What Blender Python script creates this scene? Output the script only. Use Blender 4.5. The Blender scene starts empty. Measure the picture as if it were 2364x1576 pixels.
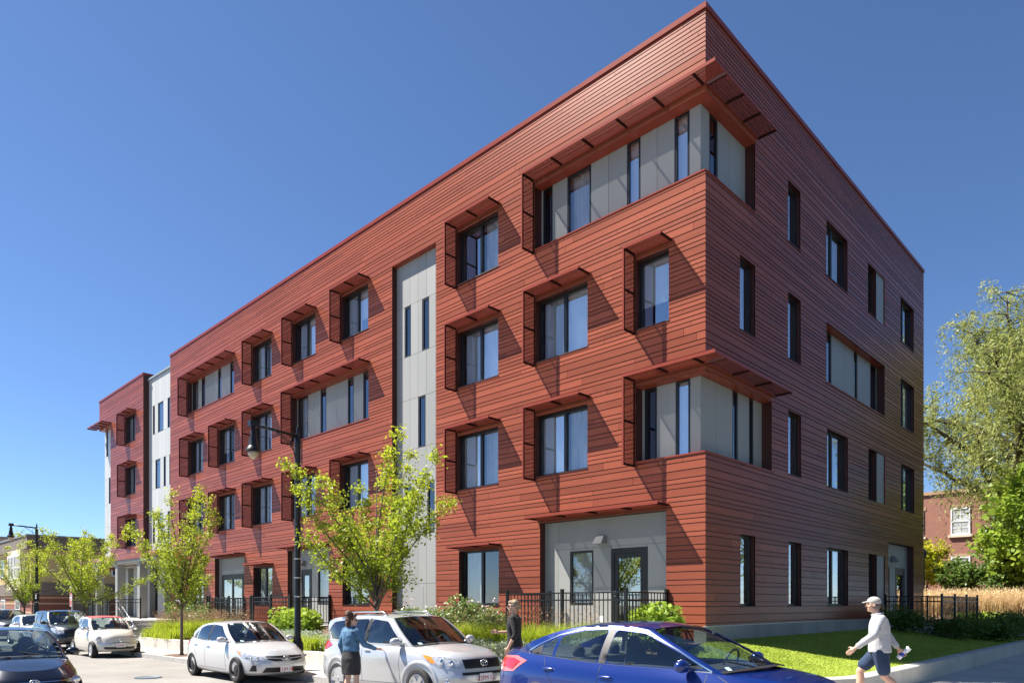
import bpy, bmesh, math, random
import numpy as np
from mathutils import Vector, Matrix
from mathutils.geometry import delaunay_2d_cdt
random.seed(7)
rad = math.radians
S = bpy.context.scene
COL = S.collection
# ------------------------------------------------------------------ camera
ANG = rad(44.27)
cam_data = bpy.data.cameras.new('camera')
cam = bpy.data.objects.new('camera', cam_data)
COL.objects.link(cam)
CAM = Vector((7.594, -13.769, 1.9))
cam.location = CAM
cam.rotation_euler = (rad(90), 0, ANG)
cam_data.sensor_width = 36
cam_data.lens = 1620 / 2364 * 36
cam_data.shift_y = (1393 - 788) / 2364
cam_data.clip_end = 3000
S.camera = cam
# ------------------------------------------------------------------ sky + sun
TOSUN = Vector((-0.87, -0.50, 1.40)).normalized()
world = bpy.data.worlds.new('World')
S.world = world
world.use_nodes = True
wn = world.node_tree.nodes
wl = world.node_tree.links
for n in list(wn):
    wn.remove(n)
sky = wn.new('ShaderNodeTexSky')
sky.sky_type = 'NISHITA'
sky.sun_disc = False
sky.sun_elevation = math.asin(TOSUN.z)
sky.sun_rotation = math.atan2(TOSUN.x, TOSUN.y)
sky.air_density = 0.8
sky.dust_density = 0.12
sky.ozone_density = 8.0
sky.altitude = 600
wbg = wn.new('ShaderNodeBackground')
wbg.inputs['Strength'].default_value = 0.058
wout = wn.new('ShaderNodeOutputWorld')
wl.new(sky.outputs[0], wbg.inputs[0])
wl.new(wbg.outputs[0], wout.inputs[0])
sun_data = bpy.data.lights.new('sun', 'SUN')
sun_data.energy = 5.0
sun_data.angle = rad(0.53)
sun_data.color = (1.0, 0.945, 0.86)
sun = bpy.data.objects.new('sun', sun_data)
COL.objects.link(sun)
sun.location = (-20, -20, 40)
sun.rotation_euler = (-TOSUN).to_track_quat('-Z', 'Y').to_euler()
S.view_settings.view_transform = 'Standard'
S.view_settings.look = 'None'
S.view_settings.gamma = 1
S.view_settings.exposure = 1.55
S.render.engine = 'CYCLES'
S.cycles.max_bounces = 7
S.cycles.transparent_max_bounces = 16
S.cycles.use_denoising = True


def proj_x(X, Y):
    dx, dy = X - CAM.x, Y - CAM.y
    r = math.cos(ANG) * dx + math.sin(ANG) * dy
    d = -math.sin(ANG) * dx + math.cos(ANG) * dy
    return 1182 + 1620 * r / d, d


# ------------------------------------------------------------------ helpers
def tag(o, label=None, cat=None, group=None, kind=None):
    if label: o['label'] = label
    if cat: o['category'] = cat
    if group: o['group'] = group
    if kind: o['kind'] = kind
    return o


def empty(name, loc, rz=0.0, label=None, cat=None, group=None):
    o = bpy.data.objects.new(name, None)
    o.empty_display_size = 0.2
    COL.objects.link(o)
    o.location = loc
    o.rotation_euler = (0, 0, rz)
    tag(o, label, cat, group)
    return o


def link_mesh(name, me, mats, parent=None, org=None):
    o = bpy.data.objects.new(name, me)
    COL.objects.link(o)
    if mats is not None:
        if not isinstance(mats, (list, tuple)):
            mats = [mats]
        for m in mats:
            me.materials.append(m)
    if parent is not None:
        o.parent = parent
    if org is not None:
        o.location = org
    return o


def np_mesh(name, verts, quads, rnd=None, mats=None, parent=None, tris=None):
    """fast mesh from numpy arrays; all faces quads (or tris)"""
    me = bpy.data.meshes.new(name)
    f = quads if tris is None else tris
    k = f.shape[1]
    me.vertices.add(len(verts))
    me.vertices.foreach_set('co', np.asarray(verts, dtype=np.float32).ravel())
    me.loops.add(f.size)
    me.loops.foreach_set('vertex_index', f.astype(np.int32).ravel())
    me.polygons.add(len(f))
    me.polygons.foreach_set('loop_start', (np.arange(len(f)) * k).astype(np.int32))
    try:
        me.polygons.foreach_set('loop_total', np.full(len(f), k, dtype=np.int32))
    except Exception:
        pass
    me.update(calc_edges=True)
    if rnd is not None:
        a = me.attributes.new('rnd', 'FLOAT', 'FACE')
        a.data.foreach_set('value', np.asarray(rnd, dtype=np.float32))
    me.validate()
    return link_mesh(name, me, mats, parent)


class MB:
    def __init__(s):
        s.v = []; s.f = []; s.m = []; s.r = []; s.cur = 0.5

    def add(s, vs, fs, m=0):
        b = len(s.v)
        s.v.extend([tuple(p) for p in vs])
        for f in fs:
            s.f.append(tuple(i + b for i in f)); s.m.append(m); s.r.append(s.cur)

    def quad(s, a, b, c, d, m=0):
        s.add([a, b, c, d], [(0, 1, 2, 3)], m)

    def box(s, x0, x1, y0, y1, z0, z1, m=0):
        s.add([(x0, y0, z0), (x1, y0, z0), (x1, y1, z0), (x0, y1, z0), (x0, y0, z1), (x1, y0, z1), (x1, y1, z1), (x0, y1, z1)],
              [(0, 3, 2, 1), (4, 5, 6, 7), (0, 1, 5, 4), (1, 2, 6, 5), (2, 3, 7, 6), (3, 0, 4, 7)], m)

    def obox(s, c, sz, rot, m=0):
        R = rot if isinstance(rot, Matrix) else Matrix.Rotation(rot, 3, 'Z')
        vs = []
        for dz in (-1, 1):
            for dx, dy in ((-1, -1), (1, -1), (1, 1), (-1, 1)):
                vs.append(Vector(c) + R @ Vector((dx * sz[0] / 2, dy * sz[1] / 2, dz * sz[2] / 2)))
        s.add(vs, [(0, 3, 2, 1), (4, 5, 6, 7), (0, 1, 5, 4), (1, 2, 6, 5), (2, 3, 7, 6), (3, 0, 4, 7)], m)

    def tube(s, pts, radii, n=8, m=0, caps=True):
        pts = [Vector(p) for p in pts]
        if not isinstance(radii, (list, tuple)):
            radii = [radii] * len(pts)
        b = len(s.v)
        up = Vector((0, 0, 1))
        t0 = (pts[1] - pts[0]).normalized()
        a = t0.cross(up)
        if a.length < 1e-3: a = t0.cross(Vector((1, 0, 0)))
        a.normalize()
        for i, p in enumerate(pts):
            t = (pts[min(i + 1, len(pts) - 1)] - pts[max(i - 1, 0)])
            t.normalize()
            a = (a - t * a.dot(t))
            if a.length < 1e-5: a = t.orthogonal()
            a.normalize()
            c = t.cross(a)
            for k in range(n):
                th = 2 * math.pi * k / n
                s.v.append(tuple(p + (a * math.cos(th) + c * math.sin(th)) * radii[i]))
        for i in range(len(pts) - 1):
            for k in range(n):
                k2 = (k + 1) % n
                s.f.append((b + i * n + k, b + i * n + k2, b + (i + 1) * n + k2, b + (i + 1) * n + k)); s.m.append(m); s.r.append(s.cur)
        if caps:
            s.f.append(tuple(b + k for k in range(n))[::-1]); s.m.append(m); s.r.append(s.cur)
            e = b + (len(pts) - 1) * n
            s.f.append(tuple(e + k for k in range(n))); s.m.append(m); s.r.append(s.cur)

    def lathe(s, prof, c=(0, 0, 0), n=24, axis='z', m=0, caps=True):
        """prof list of (r, h)"""
        b = len(s.v)
        c = Vector(c)
        for r, h in prof:
            for k in range(n):
                th = 2 * math.pi * k / n
                x, y = r * math.cos(th), r * math.sin(th)
                if axis == 'z': p = (x, y, h)
                elif axis == 'y': p = (x, h, y)
                else: p = (h, x, y)
                s.v.append(tuple(c + Vector(p)))
        for i in range(len(prof) - 1):
            for k in range(n):
                k2 = (k + 1) % n
                s.f.append((b + i * n + k, b + i * n + k2, b + (i + 1) * n + k2, b + (i + 1) * n + k)); s.m.append(m); s.r.append(s.cur)
        for i, rev in ((0, True), (len(prof) - 1, False)):
            if caps and prof[i][0] > 1e-4:
                t = tuple(b + i * n + k for k in range(n))
                s.f.append(t[::-1] if rev else t); s.m.append(m); s.r.append(s.cur)

    def ellipsoid(s, c, r, n=16, k=10, m=0, rot=None):
        b = len(s.v)
        c = Vector(c)
        for i in range(k + 1):
            ph = math.pi * i / k
            for j in range(n):
                th = 2 * math.pi * j / n
                p = Vector((r[0] * math.sin(ph) * math.cos(th), r[1] * math.sin(ph) * math.sin(th), r[2] * math.cos(ph)))
                if rot: p = rot @ p
                s.v.append(tuple(c + p))
        for i in range(k):
            for j in range(n):
                j2 = (j + 1) % n
                s.f.append((b + i * n + j, b + (i + 1) * n + j, b + (i + 1) * n + j2, b + i * n + j2)); s.m.append(m); s.r.append(s.cur)

    def grid(s, P, m=0):
        """P[i][j] points"""
        b = len(s.v)
        ni, nj = len(P), len(P[0])
        for row in P:
            for p in row:
                s.v.append(tuple(p))
        for i in range(ni - 1):
            for j in range(nj - 1):
                s.f.append((b + i * nj + j, b + i * nj + j + 1, b + (i + 1) * nj + j + 1, b + (i + 1) * nj + j)); s.m.append(m); s.r.append(s.cur)

    def mesh(s, name, smooth=False, attr=False, weld=False):
        me = bpy.data.meshes.new(name)
        me.from_pydata(s.v, [], s.f)
        me.polygons.foreach_set('material_index', s.m)
        if attr:
            a = me.attributes.new('rnd', 'FLOAT', 'FACE')
            a.data.foreach_set('value', s.r)
        if weld:
            bm = bmesh.new(); bm.from_mesh(me)
            bmesh.ops.remove_doubles(bm, verts=bm.verts, dist=1e-4)
            bmesh.ops.recalc_face_normals(bm, faces=bm.faces)
            bm.to_mesh(me); bm.free()
        if smooth:
            me.polygons.foreach_set('use_smooth', [True] * len(me.polygons))
        me.update()
        return me

    def build(s, name, mats, parent=None, smooth=False, attr=False, bevel=0, weld=False, sharp=None):
        o = link_mesh(name, s.mesh(name, smooth, attr, weld), mats, parent)
        if bevel:
            b = o.modifiers.new('bevel', 'BEVEL'); b.width = bevel; b.segments = 2; b.limit_method = 'ANGLE'
        if smooth and sharp:
            try:
                o.data.set_sharp_from_angle(angle=rad(sharp))
            except Exception:
                pass
        return o


def copy_tree(o, parent=None):
    c = o.copy(); COL.objects.link(c); c.parent = parent
    for ch in list(o.children):
        copy_tree(ch, c)
    return c


# ------------------------------------------------------------------ materials
def newmat(name):
    m = bpy.data.materials.new(name)
    m.use_nodes = True
    nt = m.node_tree
    return m, nt, nt.nodes['Principled BSDF'], nt.nodes['Material Output']


def mat(name, col, rough=0.6, metal=0.0, var=0.0, scale=4.0, bump=0.0, bscale=40.0, attr=0.0, coat=0.0, spec=None, detail=4, stretch=None, trans=None, emit=None):
    m, nt, b, out = newmat(name)
    N, L = nt.nodes.new, nt.links.new
    b.inputs['Base Color'].default_value = (*col, 1)
    b.inputs['Roughness'].default_value = rough
    b.inputs['Metallic'].default_value = metal
    if coat: b.inputs['Coat Weight'].default_value = coat; b.inputs['Coat Roughness'].default_value = 0.04
    if spec is not None: b.inputs['Specular IOR Level'].default_value = spec
    co = None
    if var or bump:
        tc = N('ShaderNodeTexCoord')
        co = tc.outputs['Object']
        if stretch:
            mp = N('ShaderNodeMapping'); mp.inputs['Scale'].default_value = stretch
            L(co, mp.inputs[0]); co = mp.outputs[0]
    src = None
    if var or attr:
        rgb = N('ShaderNodeRGB'); rgb.outputs[0].default_value = (*col, 1)
        src = rgb.outputs[0]
    def scaleby(src, fac, amt):
        mr = N('ShaderNodeMapRange'); mr.inputs['To Min'].default_value = 1 - amt; mr.inputs['To Max'].default_value = 1 + amt
        L(fac, mr.inputs['Value'])
        mx = N('ShaderNodeVectorMath'); mx.operation = 'MULTIPLY'
        cb = N('ShaderNodeCombineXYZ')
        for i in range(3): L(mr.outputs[0], cb.inputs[i])
        L(src, mx.inputs[0]); L(cb.outputs[0], mx.inputs[1])
        return mx.outputs[0]
    if var:
        nz = N('ShaderNodeTexNoise'); nz.inputs['Scale'].default_value = scale; nz.inputs['Detail'].default_value = detail; nz.inputs['Roughness'].default_value = 0.65
        L(co, nz.inputs['Vector'])
        mr0 = N('ShaderNodeMapRange'); mr0.inputs['From Min'].default_value = 0.3; mr0.inputs['From Max'].default_value = 0.7
        L(nz.outputs['Fac'], mr0.inputs['Value'])
        src = scaleby(src, mr0.outputs[0], var)
    if attr:
        at = N('ShaderNodeAttribute'); at.attribute_name = 'rnd'
        src = scaleby(src, at.outputs['Fac'], attr)
    if src is not None:
        L(src, b.inputs['Base Color'])
    if bump:
        n2 = N('ShaderNodeTexNoise'); n2.inputs['Scale'].default_value = bscale; n2.inputs['Detail'].default_value = 5
        L(co, n2.inputs['Vector'])
        bp = N('ShaderNodeBump'); bp.inputs['Strength'].default_value = bump; bp.inputs['Distance'].default_value = 0.02
        L(n2.outputs['Fac'], bp.inputs['Height']); L(bp.outputs[0], b.inputs['Normal'])
    if emit:
        b.inputs['Emission Color'].default_value = (*emit[:3], 1); b.inputs['Emission Strength'].default_value = emit[3]
    return m


def leafmat(name, c1, c2, trans=0.35, rough=0.45):
    m, nt, b, out = newmat(name)
    N, L = nt.nodes.new, nt.links.new
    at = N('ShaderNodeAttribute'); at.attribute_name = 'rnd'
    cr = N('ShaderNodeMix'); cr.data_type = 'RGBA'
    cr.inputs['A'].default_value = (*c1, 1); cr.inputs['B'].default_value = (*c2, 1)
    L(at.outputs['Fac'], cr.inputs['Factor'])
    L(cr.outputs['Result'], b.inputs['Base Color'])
    b.inputs['Roughness'].default_value = rough
    b.inputs['Specular IOR Level'].default_value = 0.3
    tr = N('ShaderNodeBsdfTranslucent')
    hs = N('ShaderNodeHueSaturation'); hs.inputs['Value'].default_value = 1.3; hs.inputs['Hue'].default_value = 0.485
    L(cr.outputs['Result'], hs.inputs['Color']); L(hs.outputs[0], tr.inputs[0])
    mx = N('ShaderNodeMixShader'); mx.inputs[0].default_value = trans
    L(b.outputs[0], mx.inputs[1]); L(tr.outputs[0], mx.inputs[2]); L(mx.outputs[0], out.inputs[0])
    return m


def glassmat(name, tint=(0.8, 0.85, 0.85), refl=0.06, rough=0.0):
    m, nt, b, out = newmat(name)
    N, L = nt.nodes.new, nt.links.new
    nt.nodes.remove(b)
    tr = N('ShaderNodeBsdfTransparent'); tr.inputs[0].default_value = (*tint, 1)
    gl = N('ShaderNodeBsdfGlossy'); gl.inputs['Roughness'].default_value = rough; gl.inputs['Color'].default_value = (0.95, 0.97, 1, 1)
    fr = N('ShaderNodeLayerWeight'); fr.inputs['Blend'].default_value = 0.5
    pw = N('ShaderNodeMath'); pw.operation = 'POWER'; pw.inputs[1].default_value = 3.2
    L(fr.outputs['Facing'], pw.inputs[0])
    ma = N('ShaderNodeMath'); ma.operation = 'MULTIPLY_ADD'; ma.inputs[1].default_value = 0.9 - refl; ma.inputs[2].default_value = refl
    L(pw.outputs[0], ma.inputs[0])
    mx = N('ShaderNodeMixShader')
    L(ma.outputs[0], mx.inputs[0]); L(tr.outputs[0], mx.inputs[1]); L(gl.outputs[0], mx.inputs[2]); L(mx.outputs[0], out.inputs[0])
    return m


def perfmat(name, axis, col, pitch=0.032, lo=0.17, hi=0.48):
    """perforated corrugated metal: rows of small holes let light through"""
    m, nt, b, out = newmat(name)
    N, L = nt.nodes.new, nt.links.new
    b.inputs['Base Color'].default_value = (*col, 1)
    b.inputs['Roughness'].default_value = 0.55
    tc = N('ShaderNodeTexCoord'); sp = N('ShaderNodeSeparateXYZ'); L(tc.outputs['Object'], sp.inputs[0])
    a = N('ShaderNodeMath'); a.operation = 'MULTIPLY'; a.inputs[1].default_value = 2 * math.pi / pitch
    L(sp.outputs[axis], a.inputs[0])
    sn = N('ShaderNodeMath'); sn.operation = 'SINE'; L(a.outputs[0], sn.inputs[0])
    mr = N('ShaderNodeMapRange'); mr.inputs['From Min'].default_value = -0.5; mr.inputs['From Max'].default_value = 0.5
    mr.inputs['To Min'].default_value = lo; mr.inputs['To Max'].default_value = hi
    L(sn.outputs[0], mr.inputs['Value'])
    tr = N('ShaderNodeBsdfTransparent')
    mx = N('ShaderNodeMixShader')
    L(mr.outputs[0], mx.inputs[0]); L(b.outputs[0], mx.inputs[1]); L(tr.outputs[0], mx.inputs[2]); L(mx.outputs[0], out.inputs[0])
    return m


RED = (0.245, 0.069, 0.040)
M = {}
M['board'] = mat('painted fibre cement', RED, 0.25, var=0.14, scale=1.3, attr=0.17, bump=0.02, bscale=30, stretch=(0.25, 0.25, 3), spec=0.12)
M['redmetal'] = mat('red painted metal', (0.24, 0.052, 0.034), 0.25, var=0.05, scale=2, spec=0.16)
M['redcap'] = mat('red coping', (0.22, 0.042, 0.03), 0.25, var=0.06, scale=1.5, spec=0.16)
M['perfA'] = perfmat('perforated sheet along street', 0, (0.23, 0.045, 0.03))
M['perfB'] = perfmat('perforated sheet side', 1, (0.20, 0.04, 0.028), lo=0.34, hi=0.66)
M['grey'] = mat('grey metal panel', (0.29, 0.29, 0.275), 0.45, var=0.05, scale=0.8, attr=0.06, stretch=(1, 1, 0.3), spec=0.45)
M['greylight'] = mat('pale metal panel', (0.47, 0.48, 0.47), 0.45, var=0.04, scale=0.8, attr=0.05, stretch=(1, 1, 0.3))
M['greydark'] = mat('grey trim', (0.22, 0.22, 0.22), 0.5)
M['frame'] = mat('dark window frame', (0.012, 0.012, 0.013), 0.4)
M['dark'] = mat('dark interior', (0.03, 0.03, 0.032), 0.9)
M['room'] = mat('room wall', (0.25, 0.24, 0.22), 0.9)
M['blind'] = mat('white roller blind', (0.78, 0.79, 0.80), 0.8, var=0.03, scale=2)
M['curtain'] = mat('sheer curtain', (0.74, 0.76, 0.78), 0.9, var=0.25, scale=3, stretch=(5, 5, 0.4))
M['screen'] = glassmat('insect screened glass', (0.64, 0.66, 0.68), 0.20)
M['redshaded'] = mat('red with painted shade', (0.05, 0.013, 0.010), 0.5)  # shade inside the reveals put into the colour, darker than the red metal
M['glass'] = glassmat('window glass', (0.86, 0.9, 0.9), 0.42)
M['glassdark'] = glassmat('dark glass', (0.25, 0.28, 0.30), 0.16)
M['concrete'] = mat('concrete', (0.33, 0.315, 0.29), 0.85, var=0.16, scale=1.2, bump=0.1, bscale=60)
M['concretew'] = mat('pale concrete', (0.46, 0.44, 0.405), 0.85, var=0.14, scale=1.4, bump=0.08, bscale=60)
M['plinth'] = mat('foundation concrete', (0.28, 0.28, 0.27), 0.85, var=0.2, scale=0.9, bump=0.12, bscale=30, stretch=(1, 1, 0.4))
M['asphaltdark'] = mat('fresh asphalt', (0.06, 0.06, 0.06), 0.9, var=0.14, scale=0.7, bump=0.25, bscale=120, detail=9)
M['asphalt'] = mat('worn asphalt', (0.19, 0.178, 0.163), 0.9, var=0.2, scale=0.5, bump=0.25, bscale=120, detail=9)
M['granite'] = mat('granite kerb', (0.36, 0.34, 0.32), 0.8, var=0.25, scale=14, bump=0.2)
M['soil'] = mat('mulch', (0.10, 0.055, 0.035), 0.95, var=0.5, scale=30, bump=0.6, bscale=60)
M['black'] = mat('black powder coat', (0.008, 0.008, 0.009), 0.35)
M['steel'] = mat('brushed steel', (0.6, 0.6, 0.6), 0.25, metal=1.0)
M['bark'] = mat('bark', (0.13, 0.10, 0.075), 0.9, var=0.35, scale=12, bump=0.5, bscale=25, stretch=(3, 3, 0.6))
M['barkdark'] = mat('dark bark', (0.075, 0.058, 0.042), 0.9, var=0.35, scale=9, bump=0.6, bscale=15, stretch=(3, 3, 0.6))
# ------------------------------------------------------------------ ground heights
def smooth(t):
    t = max(0.0, min(1.0, t)); return t * t * (3 - 2 * t)


def zr(X):
    if X < -4: return 0.003 * (X + 4)
    return 0.2 * smooth((X + 4) / 5.5)


def zs(X):
    return zr(X) + 0.15


# ------------------------------------------------------------------ setting
b = MB()
b.quad((-900, -900, -0.9), (900, -900, -0.9), (900, 900, -0.9), (-900, 900, -0.9))
tag(b.build('ground', mat('far ground', (0.06, 0.065, 0.035), 0.95, var=0.3, scale=0.05)), kind='structure')
b = MB()
xs = list(np.linspace(-160, -20, 40)) + list(np.linspace(-19, 12, 63)) + [20, 40, 80]
ys = [-4.9, -6.6, -8.5, -11, -14, -22, -40]
b.grid([[(x, y, zr(x) + (0.02 * (1 - ((y + 9.5) / 4.6) ** 2) if -14 <= y <= -4.9 else 0)) for y in ys] for x in xs])
tag(b.build('road', M['asphalt'], smooth=True), kind='structure')
b = MB()   # cross street beyond the far kerb
b.grid([[(x, y, 0.2) for x in (6.75, 9, 14, 30, 80)] for y in (-4.9, 5, 20, 60, 140)])
tag(b.build('side_road', M['asphaltdark']), kind='structure')

# sidewalks: one base sheet, slabs as pieces
side = MB()
xs2 = [-120, -80] + list(np.linspace(-60, 6.5, 110))
side.grid([[(x, y, zs(x) - 0.02) for y in (-4.75, -3.6, -2.4, -1.0, 0.2)] for x in xs2])
side.grid([[(x, y, zs(4) - 0.021) for y in (0.2, 10, 30, 80)] for x in (3.4, 5, 6.5)])
side_o = tag(side.build('sidewalk', M['concrete']), kind='structure')


def slab_mesh(x0, x1, y0, y1):
    g = 0.006
    t = MB()
    x0 += g; x1 -= g; y0 += g; y1 -= g
    z = [zs(x0), zs(x1)]
    t.add([(x0, y0, z[0] - .03), (x1, y0, z[1] - .03), (x1, y1, z[1] - .03), (x0, y1, z[0] - .03), (x0, y0, z[0]), (x1, y0, z[1]), (x1, y1, z[1]), (x0, y1, z[0])],
          [(4, 5, 6, 7), (0, 1, 5, 4), (1, 2, 6, 5), (2, 3, 7, 6), (3, 0, 4, 7)])
    return t


n = 0
x = 6.5
while x > -33:
    x1 = x; x0 = x - 1.45
    for y0, y1 in ((-4.75, -3.3),) if x0 < 0.4 else (((-4.75, -3.3), (-3.3, -2.55)) if x0 < 3.6 else ((-4.75, -3.3), (-3.3, -1.85), (-1.85, -0.35))):
        t = slab_mesh(x0, x1, y0, y1); t.cur = random.random()
        t.build('slab', M['concretew'], side_o)
    x = x0
for i in range(9):
    for x0 in (3.62, 5.06):
        t = MB(); y0 = -0.35 + i * 1.45
        t.box(x0 + .006, x0 + 1.434, y0 + .006, y0 + 1.444, zs(5) - .03, zs(5))
        t.build('slab', M['concretew'], side_o)
# kerb stones
kerb = MB(); kerb.box(-120, -60, -4.9, -4.75, -0.4, 0.0)
kerb_o = tag(kerb.build('kerb', M['granite']), kind='structure')
x = 6.6
while x > -60:
    L_ = 1.8; x0 = x - L_
    t = MB(); t.cur = random.random()
    g = .006
    t.add([(x0 + g, -4.9, zr(x0) - .2), (x - g, -4.9, zr(x) - .2), (x - g, -4.75, zr(x) - .2), (x0 + g, -4.75, zr(x0) - .2),
           (x0 + g, -4.895, zs(x0) + .004), (x - g, -4.895, zs(x) + .004), (x - g, -4.75, zs(x) + .004), (x0 + g, -4.75, zs(x0) + .004)],
          [(4, 5, 6, 7), (0, 1, 5, 4), (1, 2, 6, 5), (2, 3, 7, 6), (3, 0, 4, 7)])
    t.build('kerb_stone', M['granite'], kerb_o)
    x = x0

# ------------------------------------------------------------------ apartment building
bld = empty('apartment_building', (0, 0, 0), label='four storey apartment building clad in red lap siding with grey metal bays and sunshades', cat='building')
ZB, ZT = 1.42, 14.74
XL = -30.69


def FA(u, z, o): return (u, -o, z)
def FB(u, z, o): return (o, u, z)


# courses of siding: two exposures, larger near the ground
courses = []
z = 1.10
rng = random.Random(3)
while z < ZT - 0.05:
    f = (z - 1.1) / 13.6
    wide = rng.random() < (0.62 - 0.34 * f)
    h = (0.172 if wide else 0.098) + (0.012 * (1 - f))
    courses.append((z, min(z + h, ZT))); z += h
# openings (u0,u1,z0,z1) on the street facade
R4, R3, R2, R1 = (11.32, 12.86), (8.28, 9.88), (5.26, 6.85), (1.87, 3.44)
colsA = [(-8.07, -6.35), (-4.92, -3.20), (-14.36, -12.68), (-17.86, -16.15), (-21.32, -19.62), (-24.75, -23.06), (-28.2, -26.5)]
WINA = []   # u0,u1,(z0,z1),fin
for c in ((-8.07, -6.35), (-14.36, -12.68), (-17.86, -16.15), (-21.32, -19.62)): WINA.append((*c, *R4, True))
for c in ((-8.07, -6.35), (-4.92, -3.20), (-1.76, -0.89), (-21.32, -19.62), (-24.75, -23.06), (-28.2, -26.5)): WINA.append((*c, *R3, True))
for c in ((-8.07, -6.35), (-4.92, -3.20), (-14.36, -12.68), (-17.86, -16.15), (-21.32, -19.62), (-24.75, -23.06), (-28.2, -26.5)): WINA.append((*c, *R2, True))
for c in ((-8.0, -6.33), (-14.29, -12.62), (-21.25, -19.55), (-28.16, -26.45)): WINA.append((*c, *R1, False))
WIDEA = [(-17.92, -12.66, 8.25, 9.99), (-28.39, -23.12, 11.33, 12.9)]
CORN4A = (-4.96, 0.0, 11.28, 12.94); CORN2A = (-1.77, 0.0, 5.21, 6.94)
CORN4B = (0.0, 2.37, 11.28, 12.94); CORN2B = (0.0, 3.28, 5.21, 6.94)
RECA = [(-4.78, -0.96, 1.10, 4.02), (-18.27, -15.20, 1.10, 4.0), (-25.15, -22.12, 1.10, 3.99)]
STRIP = (-11.31, -9.06, 1.10, 12.95)
opA = [w[:4] for w in WINA] + WIDEA + [CORN4A, CORN2A] + RECA + [STRIP]
WINE = [(-37.75, -36.0, *R4, True), (-37.65, -35.95, *R3, True), (-37.6, -35.95, *R2, True)]
ENDX0, ENDX1 = -42.77, -34.71
ENDBAY = (ENDX0, -40.5, 4.1, 12.94)
opE = [w[:4] for w in WINE] + [ENDBAY]
WINB = [(4.26, 5.06, 11.32, 12.9), (6.9, 8.6, 11.32, 12.9), (10.45, 12.16, 11.32, 12.9), (13.93, 15.58, 11.32, 12.9),
        (1.58, 2.37, 8.28, 10.0), (4.26, 5.08, 8.28, 10.0), (13.96, 15.61, 8.28, 10.0),
        (4.28, 5.1, 5.28, 6.93), (6.95, 8.63, 5.28, 6.93), (10.5, 12.2, 5.28, 6.93), (14.0, 15.65, 5.28, 6.93),
        (1.61, 2.37, 1.85, 3.52), (4.31, 5.12, 1.85, 3.52), (6.97, 8.65, 1.85, 3.52), (10.52, 12.2, 1.85, 3.52)]
WIDEB = (6.9, 12.14, 8.26, 9.97)
DOORB = (12.55, 15.55, 1.10, 4.03)
YB = 16.92
opB = WINB + [WIDEB, DOORB, CORN4B, CORN2B]


def subtract(u0, u1, z0, z1, ops):
    """rectangles left of [u0,u1]x[z0,z1] after removing ops"""
    ops = [o for o in ops if o[0] < u1 - 1e-6 and o[1] > u0 + 1e-6 and o[2] < z1 - 1e-6 and o[3] > z0 + 1e-6]
    if not ops: return [(u0, u1, z0, z1)]
    us = sorted({u0, u1} | {min(max(v, u0), u1) for o in ops for v in o[:2]})
    res = []
    for a, c in zip(us[:-1], us[1:]):
        if c - a < 0.004: continue
        mid = (a + c) / 2
        segs = [(z0, z1)]
        for o in ops:
            if o[0] < mid < o[1]:
                ns = []
                for s0, s1 in segs:
                    if o[3] <= s0 or o[2] >= s1: ns.append((s0, s1)); continue
                    if o[2] > s0: ns.append((s0, o[2]))
                    if o[3] < s1: ns.append((o[3], s1))
                segs = ns
        for s in segs:
            if s[1] - s[0] > 0.004:
                if res and abs(res[-1][1] - a) < 1e-6 and res[-1][2:] == s:
                    res[-1] = (res[-1][0], c, *s)
                else:
                    res.append((a, c, *s))
    return res


TT, TB = 0.014, 0.022
GAP = 0.019


def board_piece(mb, F, rect, course, corner, sgn):
    u0, u1, z0, z1 = rect
    c0, c1 = course
    def off(z): return TT + (TB - TT) * (c1 - z) / (c1 - c0)
    o0, o1 = off(z0), off(z1)
    e0 = e1 = 0
    if corner is not None:
        if sgn > 0 and abs(u1 - corner) < 1e-4: e1 = 1
        if sgn < 0 and abs(u0 - corner) < 1e-4: e0 = -1
    vs = [F(u0 + e0 * o0, z0, o0), F(u1 + e1 * o0, z0, o0), F(u1 + e1 * o1, z1, o1), F(u0 + e0 * o1, z1, o1),
          F(u0, z0, -0.01), F(u1, z0, -0.01), F(u1, z1, -0.01), F(u0, z1, -0.01)]
    mb.add(vs, [(0, 1, 2, 3), (0, 4, 5, 1), (1, 5, 6, 2), (0, 3, 7, 4)])


boards = []   # (score, MB)


def clad(F, u0, u1, z0, ops, corner, sgn, seed, campt, top=ZT):
    rg = random.Random(seed)
    for ci, c in enumerate(courses):
        if c[1] <= z0 + 0.01 or c[0] >= top: continue
        cz0, cz1 = max(c[0] + GAP, z0), min(c[1], top)
        u = u0 - rg.uniform(0.2, 3.4)
        while u < u1:
            a, e = max(u, u0), min(u + 3.66, u1)
            u += 3.66
            if e - a < 0.02: continue
            a2 = a + (0.004 if a > u0 else 0); e2 = e - (0.004 if e < u1 else 0)
            tone = rg.random()
            groups = []
            for r in subtract(a2, e2, cz0, cz1, ops):
                g_ = groups[-1] if groups else None
                if g_ and abs(g_[-1][1] - r[0]) < 1e-5 and min(g_[-1][3], r[3]) - max(g_[-1][2], r[2]) > .002: g_.append(r)
                else: groups.append([r])
            for rects in groups:
                mb = MB(); mb.cur = tone
                area = 0
                for r in rects:
                    board_piece(mb, F, r, c, corner, sgn); area += (r[1] - r[0]) * (r[3] - r[2])
                p = Vector(F((rects[0][0] + rects[-1][1]) / 2, (cz0 + cz1) / 2, 0))
                d = (p - CAM).length
                nrm = Vector(F(0, 0, 1)) - Vector(F(0, 0, 0))
                cosv = abs((CAM - p).normalized().dot(nrm))
                boards.append((area * cosv / d ** 2 * (1 if len(rects) == 1 else 1e-6), mb))


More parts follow.
